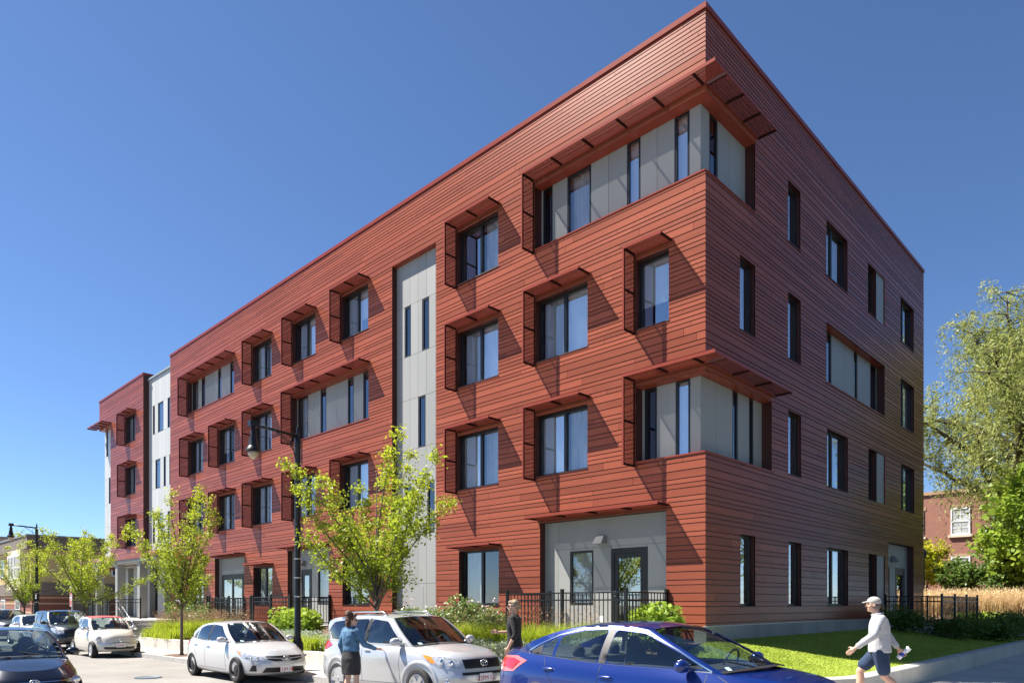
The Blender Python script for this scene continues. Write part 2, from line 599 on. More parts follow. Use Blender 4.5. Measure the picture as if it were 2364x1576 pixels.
clad(FA, XL, 0.0, 1.10, opA, 0.0, 1, 11, None)
clad(FA, ENDX0, ENDX1, 4.55, opE, None, 1, 12, None)
clad(FB, 0.0, YB, ZB, opB, 0.0, -1, 13, None)

# sheathing behind the siding (split round the openings)
sh = MB()
for r in subtract(XL, 0.0, 1.0, ZT, opA): sh.quad(FA(r[0], r[2], 0), FA(r[1], r[2], 0), FA(r[1], r[3], 0), FA(r[0], r[3], 0))
for r in subtract(0.0, YB, 1.2, ZT, opB): sh.quad(FB(r[0], r[2], 0), FB(r[1], r[2], 0), FB(r[1], r[3], 0), FB(r[0], r[3], 0))
for r in subtract(ENDX0, ENDX1, 4.1, ZT, opE): sh.quad(FA(r[0], r[2], 0), FA(r[1], r[2], 0), FA(r[1], r[3], 0), FA(r[0], r[3], 0))
# rear, ends, flat roof
sh.quad((ENDX0, YB, 1), (0, YB, 1), (0, YB, ZT), (ENDX0, YB, ZT))
sh.quad((ENDX0, 0.31, 4.1), (ENDX0, YB, 4.1), (ENDX0, YB, 12.94), (ENDX0, 0.31, 12.94))
sh.quad((ENDX0, 0.0, 12.94), (ENDX0, YB, 12.94), (ENDX0, YB, ZT), (ENDX0, 0.0, ZT))
sh.quad((XL, 0, 1), (XL, 2.2, 1), (XL, 2.2, ZT), (XL, 0, ZT))
sh.quad((ENDX1, 0, 4.1), (ENDX1, 2.2, 4.1), (ENDX1, 2.2, ZT), (ENDX1, 0, ZT))
sh.quad((ENDX0, .6, 14.2), (0, .6, 14.2), (0, YB, 14.2), (ENDX0, YB, 14.2))
sh.quad((XL, 0, 14.2), (0, 0, 14.2), (0, .6, 14.2), (XL, .6, 14.2))
wall = sh.build('clad_wall', M['redshaded'], bld)  # same darkened red, deepens the shadow lines in the board grooves
boards.sort(key=lambda t: -t[0])
for sc, mb in boards[:300]:
    mb.build('board', M['board'], wall, attr=True)
rest = MB()
for sc, mb in boards[300:]:
    k = len(rest.v)
    rest.v += mb.v; rest.f += [tuple(i + k for i in f) for f in mb.f]; rest.m += mb.m; rest.r += mb.r
tag(rest.build('siding', M['board'], wall, attr=True), kind='stuff')

# coping
cp = MB()
cp.box(XL - .03, 0.045, -0.045, 0.30, 14.745, 14.865)
cp.box(-0.30, 0.045, 0.302, YB + .03, 14.745, 14.863)
cp.box(XL - .03, XL + .26, 0.302, 3.0, 14.745, 14.862)
cp.build('coping', M['redcap'], bld)
cp = MB()
cp.box(ENDX0 - .04, ENDX1 + .04, -0.045, 0.30, 14.745, 14.865)
cp.box(ENDX1 - .26, ENDX1 + .04, 0.302, 3.2, 14.6, 14.862)
cp.box(ENDX0 - .04, ENDX0 + .26, 0.302, 3.2, 14.745, 14.862)
cp.build('coping', M['redcap'], bld)
# foundation
fd = MB()
fd.box(-0.2, 0.05, 0.0, YB, 0.4, 1.405)
fd.box(XL, 0.045, 0.001, 0.24, 0.3, 1.095)
fd.box(-0.25, 0.045, -0.04, 0.0, 0.4, 1.40)
fd.build('foundation', M['plinth'], bld)
sl = MB(); sl.box(-0.02, 0.055, -0.045, YB, 1.405, 1.425)
sl.build('drip_edge', mat('galvanised flashing', (0.45, 0.47, 0.5), 0.4, metal=0.5), bld)


# ---- windows
def fbox(mb, F, u0, u1, z0, z1, o0, o1, m=0):
    a = F(u0, z0, o0); c = F(u1, z1, o1)
    mb.box(min(a[0], c[0]), max(a[0], c[0]), min(a[1], c[1]), max(a[1], c[1]), min(a[2], c[2]), max(a[2], c[2]), m)


wr = random.Random(21)


def curtain(F, u0, u1, z0, z1, o, par, kind):
    mb = MB()
    nn = max(6, int((u1 - u0) / 0.035))
    amp = 0.018 if kind == 'curtain' else 0.0
    ph = wr.random() * 6
    P = []
    for i in range(nn + 1):
        u = u0 + (u1 - u0) * i / nn
        oo = o - amp * (1 + math.sin(i * 1.15 + ph) * 0.8 + math.sin(i * .43) * .4)
        P.append([F(u, z0, oo), F(u, z1, oo)])
    mb.grid(P)
    mb.build('blind' if kind == 'blind' else 'curtain', M['blind'] if kind == 'blind' else M['curtain'], par, smooth=True)


def window(F, u0, u1, z0, z1, d=0.14, split=None, kinds=None, liner='redshaded', sill=True, rail=True):
    """window set back d in its opening; split: list of mullion positions (0..1)"""
    mb = MB()
    # liner (mat 1), frame (mat 0)
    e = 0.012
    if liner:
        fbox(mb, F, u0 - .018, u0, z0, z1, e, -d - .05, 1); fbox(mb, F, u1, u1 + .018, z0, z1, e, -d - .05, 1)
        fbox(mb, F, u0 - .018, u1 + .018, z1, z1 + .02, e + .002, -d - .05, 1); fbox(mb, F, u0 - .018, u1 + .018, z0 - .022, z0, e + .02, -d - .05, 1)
    fw = 0.055
    fbox(mb, F, u0, u0 + fw, z0, z1, -d, -d - .07); fbox(mb, F, u1 - fw, u1, z0, z1, -d, -d - .07)
    fbox(mb, F, u0 + fw, u1 - fw, z1 - fw, z1, -d, -d - .07); fbox(mb, F, u0 + fw, u1 - fw, z0, z0 + fw, -d, -d - .07)
    split = split or []
    ed = [u0 + fw] + [u0 + (u1 - u0) * s for s in split] + [u1 - fw]
    for s in ed[1:-1]:
        fbox(mb, F, s - .045, s + .045, z0 + fw, z1 - fw, -d + .012, -d - .06)
    # room box behind
    D, mg = (1.6, .3) if liner else (.5, .02)
    fbox(mb, F, u0 - mg, u1 + mg, z0 - mg, z1 + mg, -d - D, -d - D - .02, 2)
    fbox(mb, F, u0 - mg - .02, u0 - mg, z0 - mg, z1 + mg, -d - .1, -d - D, 2); fbox(mb, F, u1 + mg, u1 + mg + .02, z0 - mg, z1 + mg, -d - .1, -d - D, 2)
    fbox(mb, F, u0 - mg, u1 + mg, z0 - mg - .02, z0 - mg, -d - .1, -d - D, 2); fbox(mb, F, u0 - mg, u1 + mg, z1 + mg, z1 + mg + .02, -d - .1, -d - D, 2)
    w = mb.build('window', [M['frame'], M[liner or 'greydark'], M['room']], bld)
    n = len(ed) - 1
    if kinds is None:
        kinds = wr.choice([['blind', 'curtain'], ['curtain', 'blind'], ['curtain', 'blind'], ['blind', 'curtain'], ['curtain', 'curtain']]) if n > 1 else [wr.choice(['blind', 'curtain', 'open'])]
    for i in range(n):
        a = ed[i] + (.045 if i else 0); c = ed[i + 1] - (.045 if i < n - 1 else 0)
        k = kinds[i % len(kinds)]
        g = MB(); g.quad(F(a, z0 + fw, -d - .03), F(c, z0 + fw, -d - .03), F(c, z1 - fw, -d - .03), F(a, z1 - fw, -d - .03))
        g.build('pane', M['screen'] if k == 'curtain' else (M['glassdark'] if k == 'dark' else M['glass']), w)
        if k == 'blind':
            dz = wr.choice([0, 0, 0.0, .35]) * (z1 - z0)
            curtain(F, a - .02, c + .02, z0 + dz, z1, -d - .12, w, 'blind')
        elif k in ('curtain', 'gcurtain'):
            curtain(F, a - .02, c + .02, z0, z1, -d - .16, w, 'curtain')
    return w


# ---- sunshades
def shade(F, u0, u1, z, p, nbars, finz=None, perf='perfA', corner=None):
    """perforated canopy on a bar frame, with an optional vertical fin at its left end"""
    fr = MB()
    h = 0.035
    t = 0.045
    ue = u1 + (p if corner == '+' else 0); us = u0 - (p if corner == '-' else 0)
    fbox(fr, F, us, ue, z - h, z + h, p - .014, p)                      # fascia
    fbox(fr, F, u0, u1, z - h * .7, z + h * .7, .026, .055)              # wall angle
    n = nbars + 1
    for i in range(n + 1):
        u = u0 + (u1 - u0) * i / n
        a = max(u0, min(u1 - t, u - t / 2))
        fbox(fr, F, a, a + t, z - .045, z - .006, .055, p - .014, 1)
    if finz is not None:
        fbox(fr, F, u0 - .004, u0 + .034, finz, z - .036, p - .016, p - .002)
        fbox(fr, F, u0, u0 + .03, finz, z - .036, p - .055, p - .017, 1)
        fbox(fr, F, u0, u0 + .03, finz, z - .046, .026, .06, 1)
        for zz in (finz, (finz + z) / 2 - .02):
            fbox(fr, F, u0 + .001, u0 + .029, zz, zz + .045, .061, p - .056, 1)
    o = fr.build('sunshade', [M['redmetal'], mat_barn], bld)
    st = MB()
    fbox(st, F, us + .003, ue - .003, z, z + .004, .03, p - .016)
    st.build('perforated_sheet', M[perf], o)
    if finz is not None:
        st = MB()
        fbox(st, F, u0 - .012, u0 - .008, finz, z - .006, .03, p - .006)
        st.build('perforated_sheet', M['perfB'], o)
    return o


mat_barn = mat('red bar with painted shade', (0.035, 0.012, 0.010), 0.9, spec=0.05)  # shade on the bars' undersides and inner faces put into their colour

kindsA = {}
for (u0, u1, z0, z1, fin) in WINA:
    single = (u1 - u0) < 1.2
    if not fin:
        kk = ['curtain', 'dark'] if wr.random() < .5 else ['curtain', 'blind']
    elif single: kk = ['blind']
    elif u0 > -9 and z0 > 8: kk = ['curtain', 'blind'] if z0 < 11 else ['open', 'curtain']
    elif u0 > -9: kk = ['blind', 'curtain']
    else: kk = ['blind', 'curtain'] if wr.random() < .6 else ['curtain', 'blind']
    window(FA, u0, u1, z0, z1, 0.13, None if single else [0.52], kk)
    zc = z1 + 0.17 if fin else z1 + .12
    shade(FA, u0 - .05, u1 + .10, zc, 0.5, 1 if (u1 - u0) > 1.2 else 0, finz=(z0 - .11) if fin else None)
for (u0, u1, z0, z1, fin) in WINE:
    window(FA, u0, u1, z0, z1, 0.13, [0.52], ['blind', 'curtain'])
    shade(FA, u0 - .05, u1 + .10, z1 + .17, 0.5, 1, finz=z0 - .11)
for (u0, u1, z0, z1) in WINB:
    if u1 - u0 < 1.0:
        window(FB, u0, u1, z0, z1, 0.10, None, ['gcurtain'])
    elif 10.3 < u0 < 10.7:
        um = u0 + .82
        window(FB, u0, um, z0, z1, 0.15, None, ['dark'], sill=False)
        t = MB(); fbox(t, FB, um + .01, u1, z0, z1, -.02, -.06); t.build('metal_panel', M['grey'], bld)
        t = MB(); fbox(t, FB, um + .008, u1 + .02, z0 - .02, z1 + .02, -.061, -.3); t.build('panel_frame', M['greydark'], bld)
    else:
        window(FB, u0, u1, z0, z1, 0.11, [0.4], [['blind', 'gcurtain'], ['gcurtain', 'blind'], ['blind', 'gcurtain'], ['blind', 'open'], ['blind', 'curtain']][wr.randrange(5)])


# ---- grey panel bays
def bay(F, rect, d, rows, cols, wins, m='grey', liner='redmetal', sides='both', kinds=None, skip=None, corner=None):
    """recessed bay: liner, metal panels (each its own object) and windows"""
    u0, u1, z0, z1 = rect
    mb = MB()
    e = 0.012
    if 'L' in sides or sides == 'both': fbox(mb, F, u0 - .015, u0, z0, z1, e, -d - .06, 1)
    if 'R' in sides or sides == 'both': fbox(mb, F, u1, u1 + .015, z0, z1, e, -d - .06, 1)
    a_, c_ = u0 - .015, u1 + .015
    if corner == '+': c_ = u1 + .012
    if corner == '-': a_ = u0 + d + .062
    zo = .003 if corner == '-' else 0
    fbox(mb, F, a_, c_, z1 + zo, z1 + .02, e + .002, -d - .06)
    if z0 > 1.5:
        fbox(mb, F, a_, c_, z0 - .03, z0 - zo, .035, -d - .06)
        if corner == '-':
            fbox(mb, F, u0 + .0362, a_, z0 - .03, z0 - zo, .035, .0125)
    mb.build('bay_lining', [M[liner], M['redshaded']], bld)
    bk = MB()
    ua = u0; ub = u1
    if corner == '+': ub = u1 - d
    if corner == '-': ua = u0 + d
    holes = [w[:4] for w in wins]
    for r in subtract(ua, ub, z0, z1, holes): fbox(bk, F, r[0], r[1], r[2], r[3], -d - .015, -d - .05)
    bk.build('bay_backing', M['greydark'], bld)
    rows = [z0] + [r for r in rows if z0 < r < z1] + [z1]
    for ra, rb in zip(rows[:-1], rows[1:]):
        ws = [w for w in holes if w[2] < rb - .01 and w[3] > ra + .01]
        eds = sorted({ua, ub} | {c for c in cols if ua < c < ub and not any(w[0] - .12 < c < w[1] + .12 for w in ws)} | {v for w in ws for v in w[:2]})
        for a, c in zip(eds[:-1], eds[1:]):
            if c - a < .03: continue
            for r in subtract(a, c, ra, rb, ws):
                t = MB(); g = .005; t.cur = wr.random()
                fbox(t, F, r[0] + g, r[1] - g, r[2] + g, r[3] - g, -d + .001, -d - .014)
                t.build('metal_panel', M[m], bld, attr=True)
    for i, w in enumerate(wins):
        k = kinds[i] if kinds else ['dark']
        window(F, w[0], w[1], w[2], w[3], d + .01, None, k, liner=None)


# stair strip
sw = [(-10.88, -10.55, 9.9, 11.54), (-9.97, -9.62, 9.9, 11.54), (-10.17, -9.80, 6.87, 8.49), (-10.87, -10.53, 4.12, 5.75), (-9.71, -9.36, 4.12, 5.75)]
bay(FA, STRIP, 0.17, [2.55, 4.12, 5.75, 6.87, 8.49, 9.9, 11.54], [-10.6, -10.18, -9.75, -9.31], sw, kinds=[['dark']] * 5, m='grey')
t = MB(); fbox(t, FA, -10.75, -9.9, 1.12, 2.45, -.165, -.185); t.build('service_door', mat('grey door', (0.3, 0.3, 0.29), 0.5), bld)
# wide bays
bay(FA, WIDEA[0], 0.2, [], [-16.6, -15.0], [(-17.85, -17.07, 8.25, 9.99), (-16.15, -15.74, 8.25, 9.99), (-14.28, -13.9, 8.25, 9.99), (-13.3, -12.75, 8.25, 9.99)], kinds=[['curtain'], ['dark'], ['dark'], ['dark']])
bay(FA, WIDEA[1], 0.2, [], [-25.85], [(-28.33, -27.6, 11.33, 12.9), (-27.2, -26.79, 11.33, 12.9), (-25.31, -24.96, 11.33, 12.9), (-24.0, -23.2, 11.33, 12.9)], kinds=[['curtain'], ['dark'], ['dark'], ['curtain']])
shade(FA, WIDEA[0][0] - .05, WIDEA[0][1] + .1, 10.16, .5, 4, finz=8.14)
shade(FA, WIDEA[1][0] - .05, WIDEA[1][1] + .1, 13.06, .5, 4, finz=11.2)
# corner bays
z0, z1 = CORN4A[2:]
bay(FA, CORN4A, 0.24, [], [-2.75, -1.36], [(-4.9, -4.57, z0, z1), (-4.06, -3.29, z0, z1), (-2.2, -1.82, z0, z1), (-0.9, -0.52, z0, z1)], sides='L', corner='+', kinds=[['dark'], ['curtain'], ['blind'], ['blind']])
bay(FB, CORN4B, 0.24, [], [1.55], [(0.62, 1.01, z0, z1)], sides='R', corner='-', kinds=[['dark']])
shade(FA, -5.01, 0.0, 13.12, .5, 4, finz=z0 - .12, corner='+')
shade(FB, 0.0, 2.5, 13.118, .5, 2, perf='perfB', corner=None)
z0, z1 = CORN2A[2:]
bay(FA, CORN2A, 0.24, [], [], [(-1.7, -1.37, z0, z1), (-0.87, -0.50, z0, z1)], sides='L', corner='+', kinds=[['dark'], ['blind']])
bay(FB, CORN2B, 0.24, [], [0.95], [(1.72, 2.0, z0, z1), (2.58, 2.82, z0, z1)], sides='R', corner='-', kinds=[['dark'], ['dark']])
shade(FA, -1.82, 0.0, 7.12, .5, 1, finz=z0 - .12, corner='+')
shade(FB, 0.0, 3.42, 7.118, .5, 2, perf='perfB')
# end cap of the wrapped canopies
for zc in (13.12, 7.12):
    t = MB(); t.box(0.486, 0.5, -.486, 0.0, zc - .034, zc + .034); t.build('fascia_return', M['redmetal'], bld)
bay(FB, WIDEB, 0.24, [], [9.0], [(7.35, 8.0, *WIDEB[2:]), (9.92, 10.26, *WIDEB[2:]), (11.5, 12.1, *WIDEB[2:])], kinds=[['curtain'], ['dark'], ['dark']])


# ---- ground floor recesses with doors
def door(F, u0, u1, z0, z1, d, double=False):
    mb = MB()
    fbox(mb, F, u0, u0 + .09, z0, z1, -d + .012, -d - .08); fbox(mb, F, u1 - .09, u1, z0, z1, -d + .012, -d - .08)
    fbox(mb, F, u0 + .09, u1 - .09, z1 - .12, z1, -d + .012, -d - .08)
    fbox(mb, F, u0 + .09, u1 - .09, z0, z0 + .3, -d, -d - .06)
    fbox(mb, F, u0 + .09, u0 + .2, z0 + .3, z1 - .12, -d, -d - .06); fbox(mb, F, u1 - .2, u1 - .09, z0 + .3, z1 - .12, -d, -d - .06)
    fbox(mb, F, u0 + .2, u1 - .2, z1 - .24, z1 - .12, -d, -d - .06)
    if double: fbox(mb, F, (u0 + u1) / 2 - .08, (u0 + u1) / 2 + .08, z0 + .3, z1 - .24, -d, -d - .06)
    fbox(mb, F, u0 + .2, u1 - .2, z0 + .3, z1 - .24, -d - .3, -d - .32, 1)
    o = mb.build('door', [M['frame'], M['dark']], bld)
    g = MB(); g.quad(F(u0 + .2, z0 + .3, -d - .02), F(u1 - .2, z0 + .3, -d - .02), F(u1 - .2, z1 - .24, -d - .02), F(u0 + .2, z1 - .24, -d - .02))
    g.build('pane', M['glass'], o)
    h = MB(); fbox(h, F, u0 + .13, u0 + .155, z0 + .95, z0 + 1.1, -d + .05, -d + .02); fbox(h, F, u0 + .13, u0 + .155, z0 + 1.0, z0 + 1.03, -d + .05, -d)
    h.build('handle', M['steel'], o)
    return o


def walllight(F, u, z, d):
    mb = MB()
    a = [F(u - .12, z + .1, -d + .02), F(u + .12, z + .1, -d + .02), F(u + .12, z + .1, -d + .1), F(u - .12, z + .1, -d + .1),
         F(u - .14, z - .1, -d + .02), F(u + .14, z - .1, -d + .02), F(u + .14, z - .1, -d + .24), F(u - .14, z - .1, -d + .24)]
    mb.add(a, [(0, 1, 2, 3), (4, 5, 6, 7), (0, 1, 5, 4), (1, 2, 6, 5), (2, 3, 7, 6), (3, 0, 4, 7)])
    mb.build('wall_light', M['greydark'], bld, bevel=.008)


for i, (u0, u1, z0, z1) in enumerate(RECA):
    sc = (u1 - u0) / 3.82
    if i == 0: W, Dr = (-3.92, -3.17), (-2.62, -1.58)
    elif i == 1: W, Dr = (-16.3, -15.5), (-17.55, -16.75)
    else: W, Dr = None, (-24.85, -22.55)
    # door leaf sits in front of the bay plane: opening registered as a hole
    holes = [(Dr[0], Dr[1], 1.12, 3.24)]
    wins = []
    mbk = MB()
    d = .18
    allh = holes + ([(W[0], W[1], 1.87, 3.24)] if W else [])
    fbox(mbk, FA, u0 - .015, u0, z0, z1, .012, -d - .06); fbox(mbk, FA, u1, u1 + .015, z0, z1, .012, -d - .06); fbox(mbk, FA, u0 - .015, u1 + .015, z1, z1 + .02, .014, -d - .06)
    mbk.build('bay_lining', M['redshaded'], bld)
    bk = MB()
    for r in subtract(u0, u1, 1.1, z1, allh): fbox(bk, FA, r[0], r[1], r[2], r[3], -d - .015, -d - .05)
    bk.build('bay_backing', M['greydark'], bld)
    cols = [u0 + (u1 - u0) * k for k in ((.12, .33, .6, .85) if i == 0 else (.35, .75))]
    for ra, rb in ((1.1, 3.3), (3.3, z1)):
        eds = sorted({u0, u1} | {c for c in cols if not any(w[0] - .05 < c < w[1] + .05 for w in allh)} | ({v for w in allh for v in w[:2]} if ra < 2 else set()))
        for a, c in zip(eds[:-1], eds[1:]):
            for r in subtract(a, c, ra, rb, allh):
                t = MB(); t.cur = wr.random(); fbox(t, FA, r[0] + .004, r[1] - .004, r[2] + .004, r[3] - .004, -d + .001, -d - .014)
                t.build('metal_panel', M['grey'], bld, attr=True)
    if W: window(FA, W[0], W[1], 1.87, 3.24, d + .01, None, ['curtain'], liner=None)
    door(FA, Dr[0], Dr[1], 1.12, 3.24, d, double=(i == 2))
    if i != 2: walllight(FA, (W[1] + Dr[0]) / 2 if i == 0 else u0 + .9, 3.47, d)
    else: curtain(FA, Dr[0] + .25, Dr[1] - .25, 1.45, 3.0, -d - .2, bld, 'curtain')
    shade(FA, u0 - .12, u1 + .08, z1 + .12, .5, 3 if i == 0 else 2)
t = MB(); fbox(t, FA, -3.0, -2.85, 1.45, 1.6, -.17, -.19); t.build('outlet_box', M['blind'], bld)
# side door recess
u0, u1, z0, z1 = DOORB
d = .2
mbk = MB()
fbox(mbk, FB, u0 - .015, u0, 1.43, z1, .012, -d - .06); fbox(mbk, FB, u1, u1 + .015, 1.43, z1, .012, -d - .06); fbox(mbk, FB, u0 - .015, u1 + .015, z1, z1 + .02, .014, -d - .06)
mbk.build('bay_lining', M['redshaded'], bld)
holes = [(12.75, 13.45, 1.12, 3.2), (14.1, 15.2, 1.12, 3.2)]
bk = MB()
for r in subtract(u0, u1, 1.1, z1, holes): fbox(bk, FB, r[0], r[1], r[2], r[3], -d - .015, -d - .05)
bk.build('bay_backing', M['greydark'], bld)
for (a, c, ra, rb) in ((u0, 13.6, 3.22, z1), (13.6, 14.6, 3.22, z1), (14.6, u1, 3.22, z1), (u0, 12.75, 1.1, 3.22), (13.45, 14.1, 1.1, 3.22), (15.2, u1, 1.1, 3.22)):
    t = MB(); t.cur = wr.random(); fbox(t, FB, a + .004, c - .004, ra + .004, rb - .004, -d + .001, -d - .014); t.build('metal_panel', M['grey'], bld, attr=True)
window(FB, 12.75, 13.45, 1.5, 3.2, d + .01, None, ['dark'], liner=None)
door(FB, 14.1, 15.2, 1.12, 3.2, d)
walllight(FB, 13.75, 3.5, d)

# ---- pale bay between the two street blocks
WB = (XL - 4.02, XL, 4.2, 14.45)
pw = []
for zz in (11.31, 8.25, 5.25):
    for a, c in (((-34.08, -33.78), (-33.3, -32.48), (-31.88, -31.5)) if zz > 11 or zz < 6 else ((-33.68, -32.96), (-32.45, -32.13), (-31.63, -31.25))):
        pw.append((a, c, zz, zz + 1.6))
d = .28
bk = MB()
for r in subtract(WB[0], WB[1], WB[2], WB[3], pw): fbox(bk, FA, r[0], r[1], r[2], r[3], -d - .015, -d - .05)
bk.build('bay_backing', M['greydark'], bld)
for ra, rb in zip((4.2, 5.25, 6.85, 8.25, 9.85, 11.31, 12.91), (5.25, 6.85, 8.25, 9.85, 11.31, 12.91, 14.42)):
    ws = [w for w in pw if w[2] < rb - .01 and w[3] > ra + .01]
    eds = sorted({WB[0], WB[1]} | ({WB[0] + .5 * k for k in range(1, 8)} if not ws else {v for w in ws for v in w[:2]}))
    for a, c in zip(eds[:-1], eds[1:]):
        for r in subtract(a, c, ra, rb, ws):
            t = MB(); t.cur = wr.random(); fbox(t, FA, r[0] + .005, r[1] - .005, r[2] + .005, r[3] - .005, -d + .001, -d - .014)
            t.build('metal_panel', M['greylight'], bld, attr=True)
for w in pw: window(FA, *w, d + .01, None, ['dark' if w[1] - w[0] < .5 else 'curtain'], liner=None)
t = MB(); fbox(t, FA, WB[0], WB[1], 14.43, 14.54, -.2, -.5); t.build('coping', mat('grey blue coping', (0.22, 0.27, 0.32), 0.5), bld)
# end bay of the far block
ew = [(-42.45, -42.05, 11.3, 12.94), (-41.2, -40.7, 11.3, 12.94), (-41.94, -41.6, 8.25, 9.9), (-41.54, -40.77, 5.2, 6.8)]
bay(FA, ENDBAY, .3, [5.2, 6.8, 8.25, 9.9, 11.3], [-42.0, -41.4, -40.9], ew, m='greylight', sides='R', kinds=[['dark']] * 4)
shade(FA, ENDX0 - .5, -40.35, 13.1, .6, 3)

# ---- entrance under the far block
en = MB()
en.box(-43.6, -30.2, -0.9, 0.0, 4.36, 4.66, 0)           # canopy fascia
en.box(-43.55, -30.25, -0.85, 4.0, 4.2, 4.355, 1)         # dark edge
en.box(-43.5, -30.7, -0.8, 3.4, 4.15, 4.199, 2)           # soffit
en.build('entrance_canopy', [M['redmetal'], M['greydark'], M['concrete']], bld)
gl = MB()
YE = 1.2
for (a, c) in ((-42.7, -41.9), (-40.9, -40.4), (-39.4, -38.6), (-37.3, -36.6), (-35.3, -34.2), (-33.0, -32.3), (-31.4, -30.7)):
    gl.box(a, c, YE - .25, YE + .1, 1.12, 4.15)
gl.build('entrance_pier', M['grey'], bld)
gl = MB()
x = -42.7
while x < -30.8:
    gl.box(x, x + .07, YE, YE + .08, 1.12, 4.15); x += 1.05
gl.box(-42.7, -30.7, YE + .002, YE + .078, 2.9, 3.0); gl.box(-42.7, -30.7, YE + .003, YE + .076, 1.12, 1.3)
eo = gl.build('entrance_glazing', M['frame'], bld)
t = MB(); t.quad((-42.7, YE + .05, 1.12), (-30.7, YE + .05, 1.12), (-30.7, YE + .05, 4.15), (-42.7, YE + .05, 4.15)); t.build('pane', M['glassdark'], eo)
t = MB(); t.box(-42.7, -30.7, YE + 3, YE + 3.1, 1.12, 4.15); t.box(-42.7, -30.69, YE + .4, YE + 3, 1.0, 1.12); t.build('lobby_wall', M['room'], bld)
for xx in (-40.7, -36.9, -33.2):
    t = MB(); t.box(xx - .2, xx + .2, -.75, -.35, 1.12, 4.15); t.build('column', M['grey'], bld, bevel=.01)
# ------------------------------------------------------------------ terrain beside the building
def zplant(X, Y):
    """planting bed in front of the street facade"""
    t = smooth((Y + 3.1) / 2.9)
    return (zs(X) + 0.36) * (1 - t) + 1.05 * t


b = MB()
b.grid([[(x, y, zplant(x, y) + 0.02 * math.sin(x * 3) * math.sin(y * 5)) for y in np.linspace(-3.15, 0.0, 12)] for x in np.linspace(-25.3, 0.0, 90)])
tag(b.build('planting_bed', M['soil'], smooth=True), kind='structure')
b = MB()
b.box(-25.55, -25.3, -3.15, -0.9, -0.1, 0.62)
b.box(-.13, .13, -3.149, -2.5, -.1, .72)
b.box(-25.55, -24.6, -3.4, -3.15, -0.1, 0.46)
x = -24.6
while x < -0.1:
    x1 = min(x + 3.05, 0.0)
    zt = zs((x + x1) / 2) + .40
    b.box(x + .004, x1 - .004, -3.4, -3.15, -0.1, zt)
    x = x1
tag(b.build('planter_wall', M['concretew'], bevel=.012), 'low pale concrete planter wall along the sidewalk in front of the flower beds', 'wall')


def zlawn(X, Y):
    return .66 + .41 * (1 - smooth(X / 3.4)) * smooth((Y + 2.2) / 2.4)


def inlawn(x, y, r=1.1):
    """keep a point inside the rounded lawn corner"""
    cx, cy = 3.5 - r, -2.3 + r
    if x > cx and y < cy:
        d = math.hypot(x - cx, y - cy)
        if d > r: return cx + (x - cx) * r / d, cy + (y - cy) * r / d
    return x, y


b = MB()
b.grid([[(*inlawn(x, y), zlawn(*inlawn(x, y))) for y in np.linspace(-2.3, 20.5, 100)] for x in np.linspace(0.04, 3.5, 24)])
M['lawn'] = mat('lawn soil and turf', (0.24, 0.31, 0.045), 0.9, var=0.3, scale=2.2, bump=0.6, bscale=90, detail=8)
tag(b.build('lawn', M['lawn'], smooth=True), kind='structure')
# lawn retaining wall: straight along the side street, rounded corner, short front leg
pts = [(3.55, y) for y in np.linspace(20.5, -1.2, 16)]
for k in range(1, 9):
    a = rad(90 * k / 8)
    pts.append((3.55 - 1.15 + 1.15 * math.cos(a), -1.2 - 1.15 * math.sin(a)))
pts += [(1.2, -2.35), (0.0, -2.35)]
b = MB()
outer, inner = [], []
for i, p in enumerate(pts):
    q0 = pts[max(i - 1, 0)]; q1 = pts[min(i + 1, len(pts) - 1)]
    tx, ty = q1[0] - q0[0], q1[1] - q0[1]
    l = math.hypot(tx, ty); nx, ny = -ty / l, tx / l
    outer.append((p[0] + nx * .14, p[1] + ny * .14)); inner.append((p[0] - nx * .14, p[1] - ny * .14))
P = []
for o_, i_ in zip(outer, inner):
    zt = zs(5) + .345
    P.append([(*o_, -.1), (*o_, zt - .015), (o_[0] * .9 + i_[0] * .1, o_[1] * .9 + i_[1] * .1, zt), (o_[0] * .1 + i_[0] * .9, o_[1] * .1 + i_[1] * .9, zt), (*i_, zt - .015), (*i_, -.1)])
b.grid(P)
tag(b.build('lawn_wall', M['concretew']), 'low pale concrete retaining wall curving round the lawn by the side street', 'wall')

# rear garden ground and path
b = MB()
b.grid([[(x, y, (0.95 if x < 3 else 0.7) + (.4 if y > 22 else 0)) for y in (20.4, 22.4, 26, 34, 60, 140)] for x in (-60, -20, 0, 3.4, 6.4)])
tag(b.build('garden_ground', M['soil']), kind='structure')
b = MB(); b.box(-1, 3.5, 18.0, 19.6, .5, 1.0)
tag(b.build('garden_path', M['concretew']), kind='structure')


# ------------------------------------------------------------------ patios and fences
def patio(x0, x1, y0, label):
    b = MB(); b.box(x0, x1, y0, -.02, .6, 1.115)
    tag(b.build('patio', M['concretew'], bevel=.01), label, 'patio')


def fence_mesh_picket(h):
    t = MB(); t.box(-.008, .008, -.008, .008, .09, h - .04); return t.mesh('picket')


PICK = fence_mesh_picket(1.07)
PICK.materials.append(M['black'])
_pm = MB(); _pm.box(-.032, .032, -.032, .032, 0, 1.1); _pm.box(-.038, .038, -.038, .038, 1.1, 1.118)
POST = _pm.mesh('post'); POST.materials.append(M['black'])


